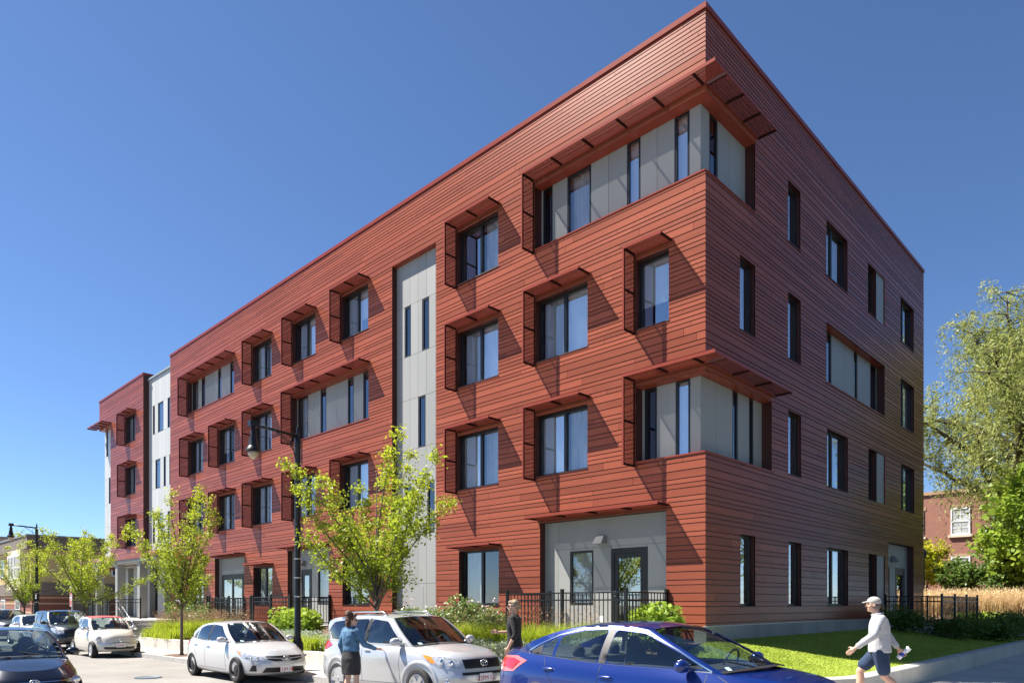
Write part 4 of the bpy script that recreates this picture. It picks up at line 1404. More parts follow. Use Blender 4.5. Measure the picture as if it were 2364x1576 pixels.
# ---- lawn turf (near part as blades)
rs = np.random.default_rng(8)
n = 110000
Pg = np.zeros((n, 3)); Pg[:, 0] = .08 + rs.random(n) * 3.32; Pg[:, 1] = -2.26 + (rs.random(n) ** 1.5) * 20
Pg[:, :2] = [inlawn(a, c) for a, c in Pg[:, :2]]
Pg[:, 2] = [zlawn(a, c) for a, c in Pg[:, :2]]
V, Q = blades(Pg, .05, .007, 1.5, rs)
clump = .5 + .5 * np.sin(Pg[:, 0] * 3.1 + 2 * np.sin(Pg[:, 1] * 1.7)) * np.sin(Pg[:, 1] * 2.3 + Pg[:, 0])
rr = np.clip(.6 * rs.random(n) + .4 * clump, 0, 1)
tag(np_mesh('lawn_grass', V, Q, rnd=np.concatenate([rr, rr]), mats=M['turf']), 'mown green lawn grass beside the side facade', 'grass', kind='stuff')

# ---- side shrubs at the far end of the lawn
for i, (X, Y, rx, h, lab) in enumerate(((.9, 10.9, .9, .75, 'dark low shrub left of the side patio fence'), (2.2, 11.6, .8, .7, 'dark low shrub in front of the side patio fence'), (2.7, 13.4, .7, .65, 'dark low shrub right of the side patio fence'), (2.7, 15.2, .8, .75, 'dark low shrub beyond the side patio fence'), (2.6, 17.2, .9, .8, 'dark rounded shrub at the far end of the lawn'))):
    bush('low_shrub', X, Y, zlawn(min(X, 3.3), Y), rx, .6, h, 2200, M['leafdark'], .09, lab, 200 + i, group='dark shrubs along the lawn')


def tree(name, X, Y, z, H, R, fork, seed, label, m, nl, leaf, bark='barkdark', tr=.12, group=None, nb=9, spread=(25, 65), width=.6, droop=.3, clr=.28):
    rg = random.Random(seed); rs = np.random.default_rng(seed)
    root = empty(name, (X, Y, z), label=label, cat='tree', group=group)
    t = MB()
    t.tube([(0, 0, -.3), (0, 0, .2), (rg.uniform(-.1, .1), 0, fork), (rg.uniform(-.2, .2), rg.uniform(-.2, .2), H * .6), (0, 0, H * .88)], [tr * 1.4, tr, tr * .85, tr * .45, tr * .1], 8)
    cl = []
    for i in range(nb):
        az = 2 * math.pi * (i * .382); f = i / (nb - 1)
        zst = fork + (H * .7 - fork) * f
        tilt = rad(rg.uniform(*spread) * (1.1 - .5 * f))
        d = Vector((math.sin(tilt) * math.cos(az), math.sin(tilt) * math.sin(az), math.cos(tilt)))
        Lb = min(R / max(math.sin(tilt), .3), (H - zst) / max(d.z, .3)) * rg.uniform(.75, 1.05)
        pts = branch_path((0, 0, zst), d, Lb, 8, .02, .1, rg)
        t.tube(pts, [tr * .4 * (1 - k / 8.6) + .004 for k in range(9)], 5, caps=False)
        for k in range(2, 9):
            for _ in range(3):
                dd = Vector((rg.gauss(0, 1), rg.gauss(0, 1), rg.gauss(.1, .6))).normalized()
                q = branch_path(pts[k], dd, rg.uniform(.25, .6) * R * .55, 3, .0, .15, rg)
                t.tube(q, [.012, .008, .005, .003], 4, caps=False)
                tone = rg.random()
                for m_ in q[1:]: cl.append((tuple(m_), tone))
    t.build('trunk', M[bark], root, smooth=True)
    C = np.array([c[0] for c in cl]); tone = np.array([c[1] for c in cl])
    idx = rs.integers(0, len(cl), nl)
    P = C[idx] + rs.normal(size=(nl, 3)) * clr * R * .35
    P[:, 2] = np.maximum(P[:, 2], .3)
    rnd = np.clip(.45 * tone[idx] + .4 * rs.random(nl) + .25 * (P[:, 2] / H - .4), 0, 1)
    leaves_obj('crown', P, leaf, m, root, rnd=rnd, rs=rs, width=width, droop=droop)
    return root


tree('maple_tree', 2.9, 26.2, 1.2, 7.0, 3.2, 1.9, 301, 'light green maple with large leaves at the right edge', M['leafmaple'], 9000, .25, width=.85, nb=14, spread=(40, 88))
tree('dense_tree', .9, 28.6, 1.3, 4.4, 1.9, .7, 302, 'dense dark green tree left of the light green maple', M['leafdark'], 15000, .17, nb=13, spread=(35, 88), group='dark trees behind the lawn')
tree('dense_tree', -1.7, 31.5, 1.3, 2.9, 1.2, .6, 303, 'small dark multi stemmed tree in front of the brick wall', M['leafdark'], 6000, .15, nb=12, spread=(30, 80), group='dark trees behind the lawn')
tree('dense_tree', 2.0, 29.5, 1.3, 5.0, 2.6, .7, 306, 'dark green tree behind the light green maple', M['leafdark'], 12000, .19, nb=13, spread=(35, 88), group='dark trees behind the lawn')
tree('young_tree', -4.9, 31.5, 1.2, 5.0, 1.1, 1.6, 304, 'slender yellow green young tree beside the building edge', M['leafyellow'], 3200, .16, bark='bark', tr=.05, nb=9, group='yellow green young trees', spread=(15, 45))
tree('young_tree', -3.6, 32.5, 1.2, 4.2, 1.0, 1.5, 305, 'slender yellow green young tree in front of the brick windows', M['leafyellow'], 2600, .16, bark='bark', tr=.05, nb=9, group='yellow green young trees', spread=(15, 45))
# garden lamp post
t = MB(); t.lathe([(.06, 0), (.05, .2), (.04, 3.2), (.12, 3.3), (.14, 3.6), (.05, 3.75), (0, 3.8)], n=12)
o = t.build('garden_lamp', M['black']); o.location = (-3.2, 30.0, 1.2); tag(o, 'black garden lamp post between the young trees', 'lamp post')
# golden feather grass
rs = np.random.default_rng(12)
n = 26000
P = np.zeros((n, 3)); P[:, 0] = -1.9 + rs.random(n) * 4.9; P[:, 1] = 22.6 + rs.random(n) * 2.6; P[:, 2] = 1.28
V, Q = blades(P, 1.1, .008, .35, rs)
rr = rs.random(n)
g = np_mesh('feather_grass', V, Q, rnd=np.concatenate([rr, rr]), mats=M['grassgold'])
tag(g, 'bank of golden feather grass beyond the lawn', 'grass', kind='stuff')
P2 = P[:9000] + np.array([0, 0, 1.0]) + rs.normal(size=(9000, 3)) * np.array([.08, .08, .12])
leaves_obj('plumes', P2, .12, M['grassgold'], g, width=.18, droop=-1.2, rs=rs)
for i, X in enumerate((2.2, 3.0)):
    bush('low_shrub', X - 1.6, 22.2, 1.0, .7, .4, .55, 1500, M['leafbush'], .08, ['green low plant in front of the golden grass', 'green low plant at the right edge below the golden grass'][i], 240 + i, group='low plants below the golden grass')

# ---- willow
def willow(X, Y, z, H, seed, label):
    rg = random.Random(seed); rs = np.random.default_rng(seed)
    root = empty('willow_tree', (X, Y, z), label=label, cat='tree')
    t = MB()
    trunk = [(0, 0, -.3), (0, 0, .6), (-.2, .1, 3.2), (-.3, 0, 6.0), (-.1, .2, 9.5), (.1, .1, 12.5)]
    t.tube(trunk, [.75, .6, .5, .42, .3, .15], 10)
    tips = []
    spec = []
    for i in range(22):
        f = i / 21
        zst = 5.2 + f * 7.0
        az = 2 * math.pi * i * .382 + 2.0
        tilt = rad(80 - 46 * f + rg.uniform(-8, 8))
        Lb = rg.uniform(5.6, 7.8) * (1.05 - .28 * f)
        d = Vector((math.sin(tilt) * math.cos(az), math.sin(tilt) * math.sin(az), math.cos(tilt)))
        pts = branch_path((-.2, .1, zst), d, Lb, 9, .035, .11, rg)
        t.tube(pts, [.20 * (1 - k / 9.4) + .012 for k in range(10)], 6, caps=False)
        for k in range(3, 10):
            for _ in range(3):
                dd = Vector((rg.gauss(0, 1), rg.gauss(0, 1), rg.gauss(.25, .5))).normalized()
                l2 = rg.uniform(1.0, 2.4)
                q = branch_path(pts[k], dd, l2, 4, -.02, .18, rg)
                t.tube(q, [.035, .026, .018, .01, .005], 4, caps=False)
                for m_ in q[1:]: tips.append((m_, rg.random()))
    t.build('trunk', M['barkdark'], root, smooth=True)
    # hanging strands
    P = []; R_ = []; D = []
    for p, tone in tips:
        for _ in range(3):
            l = rg.uniform(.6, 2.4); n_ = int(l / .095)
            ox, oy = rg.gauss(0, .28), rg.gauss(0, .28)
            sw = (rg.gauss(0, .16), rg.gauss(0, .16))
            for j in range(n_):
                f = j / n_
                P.append((p.x + ox * min(1, f * 2) + sw[0] * l * f, p.y + oy * min(1, f * 2) + sw[1] * l * f, p.z + .2 - l * f * f * .8 - .15 * f)); R_.append(.55 * tone + .35 * rg.random())
    P = np.array(P) + rs.normal(size=(len(P), 3)) * .05
    leaves_obj('crown', P, .19, M['leafwillow'], root, rnd=np.array(R_), rs=rs, width=.24, droop=.9)
    return len(P)


willow(1.3, 30.0, .8, 17, 401, 'tall willow with drooping branches right of the building')

# trees across the side street, seen only in the window reflections
for X, Y, lab in ((17.5, -2, 'nearest'), (18.5, 6, 'second'), (17.5, 14, 'middle'), (18.5, 22, 'fourth'), (17.8, 31, 'farthest')):
    tree('shade_tree', X, Y, .2, 11.5, 4.6, 2.6, 500 + int(Y), lab + ' shade tree across the side street, seen in the side window reflections', M['leafdark'], 7000, .34, nb=14, tr=.2, spread=(30, 80), group='shade trees across the side street')
# ------------------------------------------------------------------ cars
def paint(name, col, metal=.35, rough=.32):
    m = mat(name, col, rough, metal=metal, coat=1.0)
    return m


M['tyre'] = mat('tyre rubber', (.010, .010, .010), .8, var=.2, scale=30)
M['alloy'] = mat('alloy wheel', (.62, .62, .63), .3, metal=.85)
M['steelwheel'] = mat('dark steel wheel', (.04, .036, .034), .45, metal=.4)
M['chrome'] = mat('chrome', (.7, .71, .73), .2, metal=1.0)
M['trim'] = mat('black trim', (.012, .012, .013), .5)
M['grille'] = mat('grille black', (.006, .006, .007), .45)
M['headlamp'] = mat('headlamp', (.50, .52, .54), .12, metal=.35, coat=1.0, var=.45, scale=14)
M['lampglass'] = mat('round lamp glass', (.55, .56, .55), .1, metal=.2, coat=1.0)
M['lens'] = mat('headlamp projector', (.8, .82, .85), .05, metal=1.0, coat=1.0)
M['amber'] = mat('amber lens', (.75, .22, .02), .12, coat=1.0)
M['taillamp'] = mat('tail lamp', (.55, .015, .02), .12, coat=1.0)
M['taillampw'] = mat('tail lamp pink', (.48, .13, .13), .12, coat=1.0)
M['seat'] = mat('car seat fabric', (.045, .045, .048), .9)
M['seattan'] = mat('pale car interior', (.22, .21, .2), .9)
M['carglass'] = glassmat('car glass', (.62, .70, .68), .08)
M['cartint'] = glassmat('tinted car glass', (.07, .08, .085), .08)
M['plate'] = mat('licence plate', (.75, .75, .75), .4)
M['plater'] = mat('plate red ink', (.45, .02, .02), .5)
M['sticker'] = mat('sticker', (.55, .75, .75), .5)


def herm(x, xp, yp):
    """monotone-ish cubic interpolation (xp ascending)"""
    xp = np.asarray(xp, float); yp = np.asarray(yp, float); x = np.asarray(x, float)
    m = np.gradient(yp, xp)
    dl = np.diff(yp) / np.diff(xp)
    for i in range(1, len(xp) - 1):
        if dl[i - 1] * dl[i] <= 0: m[i] = 0
    i = np.clip(np.searchsorted(xp, x) - 1, 0, len(xp) - 2)
    h = xp[i + 1] - xp[i]; t = np.clip((x - xp[i]) / h, 0, 1)
    return (2 * t ** 3 - 3 * t ** 2 + 1) * yp[i] + (t ** 3 - 2 * t ** 2 + t) * h * m[i] + (-2 * t ** 3 + 3 * t ** 2) * yp[i + 1] + (t ** 3 - t ** 2) * h * m[i + 1]


def in_poly(x, y, poly):
    r = False
    n = len(poly)
    for i in range(n):
        x1, y1 = poly[i]; x2, y2 = poly[(i + 1) % n]
        if (y1 > y) != (y2 > y) and x < (x2 - x1) * (y - y1) / (y2 - y1) + x1: r = not r
    return r


def subdiv(poly, step, closed=True):
    out = []
    n = len(poly)
    for i in range(n if closed else n - 1):
        a = poly[i]; c = poly[(i + 1) % n]
        k = max(1, int(math.hypot(c[0] - a[0], c[1] - a[1]) / step))
        for j in range(k): out.append((a[0] + (c[0] - a[0]) * j / k, a[1] + (c[1] - a[1]) * j / k))
    if not closed: out.append(poly[-1])
    return out


def rounded(poly, r=.25, n=4):
    """Chaikin-like corner rounding; corner flagged by a third item 's' stays sharp"""
    out = []
    N = len(poly)
    for i in range(N):
        p = poly[i]
        if len(p) > 2: out.append((p[0], p[1])); continue
        a = poly[i - 1]; c = poly[(i + 1) % N]
        p0 = (p[0] + (a[0] - p[0]) * r, p[1] + (a[1] - p[1]) * r); p1 = (p[0] + (c[0] - p[0]) * r, p[1] + (c[1] - p[1]) * r)
        for k in range(n + 1):
            t = k / n
            out.append(((1 - t) ** 2 * p0[0] + 2 * t * (1 - t) * p[0] + t * t * p1[0], (1 - t) ** 2 * p0[1] + 2 * t * (1 - t) * p[1] + t * t * p1[1]))
    return out


def cdt_fill(outline, holes=(), step=.06):
    """triangles of a 2D polygon with holes -> pts, tris"""
    loops = [subdiv(outline, step)] + [subdiv(h, step) for h in holes]
    pts = []; edges = []
    for lp in loops:
        b0 = len(pts)
        pts += lp
        edges += [(b0 + i, b0 + (i + 1) % len(lp)) for i in range(len(lp))]
    xs = [p[0] for p in outline]; ys = [p[1] for p in outline]
    gx = np.arange(min(xs) + step * .5, max(xs), step); gy = np.arange(min(ys) + step * .5, max(ys), step)
    for x in gx:
        for y in gy:
            if in_poly(x, y, outline) and not any(in_poly(x, y, h) for h in holes): pts.append((x, y))
    vs, es, fs, *_ = delaunay_2d_cdt([Vector(p) for p in pts], edges, [], 0, 1e-6)
    tris = []
    for f in fs:
        cx = sum(vs[i][0] for i in f) / len(f); cy = sum(vs[i][1] for i in f) / len(f)
        if in_poly(cx, cy, outline) and not any(in_poly(cx, cy, h) for h in holes): tris.append(tuple(f))
    return [(v[0], v[1]) for v in vs], tris


class Body:
    """lower body of a car as a stack of rounded plan outlines"""
    def __init__(s, rings, N=90, sub=5):
        R = []
        for (xf, xr, w, nf, nr, zx, zz, tp) in rings:
            th = np.linspace(0, np.pi, 900); c = np.cos(th); sn = np.sin(th)
            xm = (xf + xr) / 2
            n = np.where(c >= 0, nf, nr)
            hl = (xf - xr) / 2
            x = xm + hl * np.sign(c) * np.abs(c) ** (2 / n); y = w * np.abs(sn) ** (2 / n)
            y = y * (1 - tp[0] * np.clip((x - .3) / max(xf - .3, .1), 0, 1) ** 2 - tp[1] * np.clip((-.3 - x) / max(-.3 - xr, .1), 0, 1) ** 2)
            d = np.concatenate([[0], np.cumsum(np.hypot(np.diff(x), np.diff(y)))])
            q = np.linspace(0, d[-1], N + 1)
            x2, y2 = np.interp(q, d, x), np.interp(q, d, y)
            z2 = herm(x2, zx, zz)
            R.append(np.stack([x2, y2, z2], 1)); s.L = d[-1]
        R = np.array(R)
        K = len(R)
        out = []
        for k in range(K - 1):
            p0, p1, p2, p3 = R[max(k - 1, 0)], R[k], R[k + 1], R[min(k + 2, K - 1)]
            for j in range(sub):
                t = j / sub
                out.append(.5 * (2 * p1 + (p2 - p0) * t + (2 * p0 - 5 * p1 + 4 * p2 - p3) * t * t + (3 * p1 - p0 - 3 * p2 + p3) * t ** 3))
        out.append(R[-1])
        s.P = np.array(out); s.N = N

    def col(s, i):
        i = min(max(i, 0), s.N); a = int(min(i, s.N - 1)); f = i - a
        return s.P[:, a] * (1 - f) + s.P[:, a + 1] * f

    def at(s, i, z):
        c = s.col(i)
        zz = np.maximum.accumulate(c[:, 2] + np.arange(len(c)) * 1e-6)
        return np.array([np.interp(z, zz, c[:, 0]), np.interp(z, zz, c[:, 1]), z])

    def surf(s, sv, z, off=.004, rear=False):
        """point at perimeter distance sv (signed: + is left side) from the front (or rear) centre"""
        i = abs(sv) / s.L * s.N
        if rear: i = s.N - i
        p = s.at(i, z); du = s.at(min(i + .5, s.N), z) - s.at(max(i - .5, 0), z); dz = s.at(i, z + .01) - s.at(i, z - .01)
        n = np.cross(du, dz); n = n / (np.linalg.norm(n) + 1e-9)
        ref = p - np.array([0, 0, p[2]])
        if n @ np.array([p[0] * .6, p[1], 0]) < 0: n = -n
        p = p + n * off
        if sv < 0: p = p * np.array([1, -1, 1])
        return tuple(p)

    def side(s, x, z, off=.004, sg=-1):
        if not hasattr(s, '_c'): s._c = {}
        key = round(z, 3)
        if key not in s._c: s._c[key] = np.array([s.at(i, key) for i in range(s.N + 1)])
        c = s._c[key]
        i = np.interp(-x, -c[:, 0], np.arange(s.N + 1))
        return s.surf(sg * max(i * s.L / s.N, 1e-6), z, off)

    def mesh(s, crown, cab, mats_idx):
        """closed mesh; top between x=cab[0]..cab[1] is the dark cabin floor (material 1)"""
        mb = MB()
        P = s.P; K, n1, _ = P.shape
        for sg in (1, -1):
            mb.grid([[tuple(P[k, i] * np.array([1, sg, 1])) for i in range(n1)] for k in range(K)])
        top = P[-1]; bot = P[0]
        J = 10
        for i in range(n1 - 1):
            rows = []
            for q in (top[i], top[i + 1]):
                row = []
                for j in range(2 * J + 1):
                    y = q[1] * (1 - j / J)
                    e = 1 - (abs(1 - j / J)) ** 2.2
                    row.append((q[0] + 0.0, y, q[2] + crown(q[0]) * e))
                rows.append(row)
            xm = (top[i][0] + top[i + 1][0]) / 2
            mb.grid(rows, 1 if cab[1] < xm < cab[0] else 0)
            mb.quad((bot[i][0], bot[i][1], bot[i][2]), (bot[i + 1][0], bot[i + 1][1], bot[i + 1][2]), (bot[i + 1][0], -bot[i + 1][1], bot[i + 1][2]), (bot[i][0], -bot[i][1], bot[i][2]), 2)
        return mb


def apply_mods(o):
    dg = bpy.context.evaluated_depsgraph_get()
    dg.update()
    me = bpy.data.meshes.new_from_object(o.evaluated_get(dg))
    old = o.data; o.modifiers.clear(); o.data = me
    bpy.data.meshes.remove(old)
    return o


def patch(name, pts, tris, fn, m, parent, smooth=True):
    me = bpy.data.meshes.new(name)
    me.from_pydata([fn(*p) for p in pts], [], tris)
    if smooth: me.polygons.foreach_set('use_smooth', [True] * len(me.polygons))
    me.update()
    return link_mesh(name, me, m, parent)


def ribbon(name, line, w, fn, m, parent, step=.05):
    """thin strip of width w along a 2D polyline mapped by fn"""
    ln = subdiv(line, step, closed=False)
    mb = MB(); P = []
    for i, p in enumerate(ln):
        a = ln[max(i - 1, 0)]; c = ln[min(i + 1, len(ln) - 1)]
        tx, ty = c[0] - a[0], c[1] - a[1]; l = math.hypot(tx, ty) or 1
        nx, ny = -ty / l * w / 2, tx / l * w / 2
        P.append([fn(p[0] + nx, p[1] + ny), fn(p[0] - nx, p[1] - ny)])
    mb.grid(P)
    return mb.build(name, m, parent, smooth=True)


def wheel(parent, x, y, r, w, style, sg):
    tm = MB()
    c = (x, y, r)
    tm.lathe([(r * .66, -w / 2 + .01), (r * .9, -w / 2), (r * .985, -w / 2 + .025), (r, -w / 4), (r, w / 4), (r * .985, w / 2 - .025), (r * .9, w / 2), (r * .66, w / 2 - .01)], c=c, n=40, axis='y', caps=False)
    wh = empty('wheel', (0, 0, 0)); wh.parent = parent
    tm.build('tyre', M['tyre'], wh, smooth=True, sharp=50)
    rm = MB()
    o = sg * (w / 2 - .012)
    rr = r * .68
    m = M['steelwheel'] if style == 'steel' else M['alloy']
    rm.lathe([(rr, o * 1.02), (rr * .95, o * 1.05), (rr * .9, o * .85), (rr * .88, -o * .3)], c=c, n=36, axis='y', caps=False)
    if style == 'steel':
        rm.lathe([(rr * .92, o * .7), (rr * .75, o * .55), (rr * .5, o * .75), (rr * .3, o * .95), (rr * .16, o * .98), (0, o * .98)], c=c, n=36, axis='y', caps=False)
    else:
        k = {'alloy5': 5, 'alloy6': 6, 'alloy15': 15}[style]
        for i in range(k):
            th = 2 * math.pi * i / k
            rot = Matrix.Rotation(-th, 3, 'Y')
            ww = rr * (.34 if k < 8 else .11)
            p = Vector(c) + rot @ Vector((rr * .52, 0, 0)); p.y = y + o * .85
            a = rot @ Vector((rr * .13, 0, ww * .6)); 
            vs = []
            for (q, wd) in ((.12, .55), (.95, .42)):
                for s2 in (-1, 1):
                    for dy in (o * .92 if q < .5 else o * .98, o * .55):
                        v = rot @ Vector((rr * q, 0, s2 * ww * wd)); vs.append((c[0] + v.x, y + dy, c[2] + v.z))
            rm.add(vs, [(0, 2, 6, 4), (0, 1, 3, 2), (4, 6, 7, 5), (0, 4, 5, 1), (2, 3, 7, 6), (1, 5, 7, 3)])
        rm.lathe([(rr * .2, o * .8), (rr * .19, o * 1.0), (rr * .12, o * 1.03), (0, o * 1.03)], c=c, n=20, axis='y', caps=False)
        bd = MB(); bd.lathe([(rr * .9, o * .1), (rr * .5, o * .15), (0, o * .15)], c=c, n=24, axis='y'); bd.build('brake_disc', M['trim'], wh)
    rm.build('rim', m, wh, smooth=True, sharp=30)


def emblem(parent, p, n, r, kind, m):
    """badge on a surface: ring of ellipses facing n"""
    t = MB()
    n = Vector(n).normalized(); up = Vector((0, 0, 1)); ri = up.cross(n).normalized(); u2 = n.cross(ri)
    def ell(cx, cy, a, c_, w):
        pts = []
        for k in range(25):
            th = 2 * math.pi * k / 24
            pts.append(Vector(p) + ri * (cx + a * math.cos(th)) + u2 * (cy + c_ * math.sin(th)) + n * .008)
        t.tube(pts, w, 5, caps=False)
    if kind == 'ovals':
        ell(0, 0, r, r * .68, r * .1); ell(0, r * .02, r * .36, r * .62, r * .085); ell(0, r * .33, r * .72, r * .30, r * .085)
    else:
        ell(0, 0, r, r, r * .12)
        t.ellipsoid(Vector(p) + n * .004, (r * .9, r * .9, r * .9) if False else (.012, r * .85, r * .85), 14, 8)
    t.build('emblem', m, parent, smooth=True)


def text_mesh(name, s, size, loc, rot, m, parent):
    cu = bpy.data.curves.new(name, 'FONT'); cu.body = s; cu.size = size; cu.align_x = 'CENTER'; cu.align_y = 'CENTER'; cu.extrude = .001
    o = bpy.data.objects.new(name, cu); COL.objects.link(o)
    dg = bpy.context.evaluated_depsgraph_get(); dg.update()
    me = bpy.data.meshes.new_from_object(o.evaluated_get(dg))
    bpy.data.objects.remove(o)
    ob = link_mesh(name, me, m, parent); ob.location = loc; ob.rotation_euler = rot
    return ob


def make_car(cfg):
    c = cfg
    X, Y = c['pos']
    sl = math.atan2(zr(X + 1.3) - zr(X - 1.3), 2.6)
    root = empty('car', (X, Y, zr(X) + .012), label=c['label'], cat='car', group='cars along the street')
    root.rotation_euler = (0, -sl, c.get('rz', 0))
    pm = c['paint']
    F, B, W = c['front'], c['rear'], c['w']
    bd = Body(c['rings'])
    xa, xc = c['xA'], c['xC']
    cr = c['crown']
    xtop = (bd.P[-1][0][0], bd.P[-1][-1][0])
    def crown(x):
        if x > xa: return cr[0] * smooth((xtop[0] - x) / .75)
        if x < xc: return cr[1] * smooth((x - xtop[1]) / .35)
        return .0 + cr[0] * smooth(1 - (xa - x) / .3) + cr[1] * smooth(1 - (x - xc) / .3)
    mb = bd.mesh(crown, (xa - .12, xc + .1), None)
    body = mb.build('body', [pm, M['seat'], M['trim']], root, smooth=True, weld=True)
    cut = MB()
    ra = c['ra']
    for xw in (c['axf'], c['axr']):
        for sg in (-1, 1):
            cut.lathe([(ra, sg * (W - .36)), (ra, sg * (W + .3))], c=(xw, 0, c['r'] + .015), n=48, axis='y')
    co = cut.build('cutter', [M['trim']])
    bm_ = bmesh.new(); bm_.from_mesh(co.data); bmesh.ops.recalc_face_normals(bm_, faces=bm_.faces); bm_.to_mesh(co.data); bm_.free()
    md = body.modifiers.new('b', 'BOOLEAN'); md.object = co; md.operation = 'DIFFERENCE'; md.solver = 'EXACT'
    try: md.material_mode = 'TRANSFER'
    except Exception: pass
    apply_mods(body)
    bpy.data.objects.remove(co)
    try: body.data.set_sharp_from_angle(angle=rad(38))
    except Exception: pass
    # greenhouse -------------------------------------------------------------
    top = bd.P[-1]
    def wb(x): return float(np.interp(-x, -top[:, 0], top[:, 1])) - .025
    def zb(x): return float(np.interp(-x, -top[:, 0], top[:, 2]))
    roof = c['roof']              # side edge curve (x,z) front -> rear
    rx = [p[0] for p in roof][::-1]; rz_ = [p[1] for p in roof][::-1]
    zt = max(rz_)
    wr_ = c['wroof']
    def gy(x, z):
        b0 = zb(x)
        t = max(0.0, min(1.1, (z - b0) / (zt - b0 + 1e-6)))
        return wb(x) * (1 - t ** 1.15) + wr_ * t ** 1.15 + .02 * math.sin(math.pi * min(t, 1))
    A0 = (xa, zb(xa) - .015); C0 = (xc, zb(xc) - .015)
    nbelt = [(x, zb(x) - .015) for x in np.linspace(xc, xa, 9)]
    outline = [roof[0]] + roof[1:] + nbelt           # roof front->rear, then belt rear->front
    wins = [rounded(w, c.get('wr', .12), 3) for w in c['windows']]
    pts, tris = cdt_fill(outline, wins, .07)
    for sg in (-1, 1):
        patch('pillars', pts, tris, lambda x, z: (x, sg * gy(x, z), z), pm, root)
        for k, w in enumerate(wins):
            p2, t2 = cdt_fill(w, (), .09)
            patch('side_window', p2, t2, lambda x, z: (x, sg * (gy(x, z) - .004), z), c['glassmats'][k], root)
        if c.get('dlo'):
            ribbon('window_trim', c['dlo'], .016, lambda x, z: (x, sg * (gy(x, z) + .006), z), c['trimmat'], root)
        for pb in c.get('black', []):
            p2, t2 = cdt_fill(pb, (), .08)
            patch('pillar_trim', p2, t2, lambda x, z: (x, sg * (gy(x, z) + .003), z), c.get('blackmat', M['trim']), root)
    # roof
    cz = c['roofcrown']
    mbr = MB(); P = []
    xs_ = [p[0] for p in roof]
    xf0, xr0 = roof[0][0], roof[-1][0]
    i1 = c.get('roofend', len(roof) - 1)
    rp = roof[:i1 + 1]
    rxs = np.linspace(rp[0][0], rp[-1][0], 14)
    rz2 = herm(rxs, [p[0] for p in rp][::-1], [p[1] for p in rp][::-1])
    for x, z in zip(rxs, rz2):
        ye = gy(x, z) + .002
        P.append([(x + c['bow'][0] * (1 - (v * v)) * smooth((x - rp[-1][0]) / max(rp[0][0] - rp[-1][0], .1)), ye * v, z + cz * (1 - abs(v) ** 2.3)) for v in np.linspace(-1, 1, 15)])
    mbr.grid(P); mbr.build('roof', c.get('roofmat', pm), root, smooth=True)
    # windscreen
    def screen(name, x0, z0, x1, z1, bow0, bow1, cz1, m, inset=.0, bulge=.03):
        g = MB(); Q = []
        for u in np.linspace(0, 1, 9):
            row = []
            for v in np.linspace(-1, 1, 15):
                ya, yb = gy(x0, z0) - inset, gy(x1, z1) - inset
                xx = (x0 + bow0 * (1 - v * v)) * (1 - u) + (x1 + bow1 * (1 - v * v)) * u
                zz = z0 * (1 - u) + (z1 + cz1 * (1 - abs(v) ** 2.3)) * u + bulge * math.sin(math.pi * u) * (1 - v * v * .6)
                yy = (ya * (1 - u) + yb * u) * v
                row.append((xx, yy, zz))
            Q.append(row)
        g.grid(Q); return g.build(name, m, root, smooth=True)
    z0a = zb(xa) + crown(xa) * 0.0
    bowf = c['bow'][1]
    ws = screen('windscreen', xa - .02, zb(xa) - .02, roof[0][0], roof[0][1] - .002, bowf, c['bow'][0], cz - .004, M['carglass'], .05)
    p_end = rp[-1]
    screen('rear_window', xc + .03, zb(xc) - .02, p_end[0], p_end[1] - .002, -c['bow'][2], 0.0, cz - .004, c.get('rearglass', M['cartint']), .06)
    # A pillar strips (paint) along the windscreen edge
    for sg in (-1, 1):
        t = MB(); Q = []
        for u in np.linspace(0, 1, 8):
            x = xa * (1 - u) + roof[0][0] * u; z = zb(xa) * (1 - u) + roof[0][1] * u
            y = gy(x, z)
            bulge = .03 * math.sin(math.pi * u) * .4
            Q.append([(x - .03, sg * (y + .004), z), (x + .015, sg * (y - .005), z + bulge + .004), (x + .02, sg * (y - .065), z + bulge + .004)])
        t.grid(Q); t.build('a_pillar', pm, root, smooth=True)
    if c.get('detail', 2) >= 1:
        t = MB()   # cowl / wipers strip
        t.grid([[(xa + bowf * (1 - v * v) + dx, (wb(xa) - .03) * v, zb(xa) + crown(xa) * (1 - abs(v) ** 2.2) + .012) for dx in (-.08, .05)] for v in np.linspace(-1, 1, 13)])
        t.build('cowl', M['trim'], root, smooth=True)
        for yy in (.45, -.12):
            t = MB(); zc = zb(xa) + .03
            t.tube([(xa + bowf * .8 + .02, yy, zc + .01), (xa + bowf * .7 - .18, yy - .42, zc + .10)], .009, 5); t.build('wiper', M['trim'], root)
    # interior
    zf = zb(0)
    it = MB()
    xs0 = c.get('seatx', -.15)
    for yy in (.36, -.36):
        it.ellipsoid((xs0 - .06, yy, zf - .02), (.09, .23, .30), 10, 8); it.ellipsoid((xs0 - .10, yy, zf + .24), (.06, .13, .10), 10, 6)
    for yy in (.4, 0, -.4): it.ellipsoid((xs0 - .95, yy, zf + .10), (.07, .12, .09), 10, 6)
    it.ellipsoid((xs0 - .98, 0, zf - .06), (.1, .6, .14), 12, 6)
    it.build('seats', c.get('seatmat', M['seat']), root, smooth=True)
    t = MB(); Q = [(xa - .42 + .06 * math.cos(k / 16 * 6.283), .36 + .17 * math.sin(k / 16 * 6.283), zf + .02 + .16 * math.cos(k / 16 * 6.283)) for k in range(17)]
    t.tube(Q, .014, 6, caps=False); t.build('steering_wheel', M['trim'], root)
    # wheels
    for xw in (c['axf'], c['axr']):
        for sg in (-1, 1): wheel(root, xw, sg * (W - .115), c['r'], .205, c['wheel'], sg)
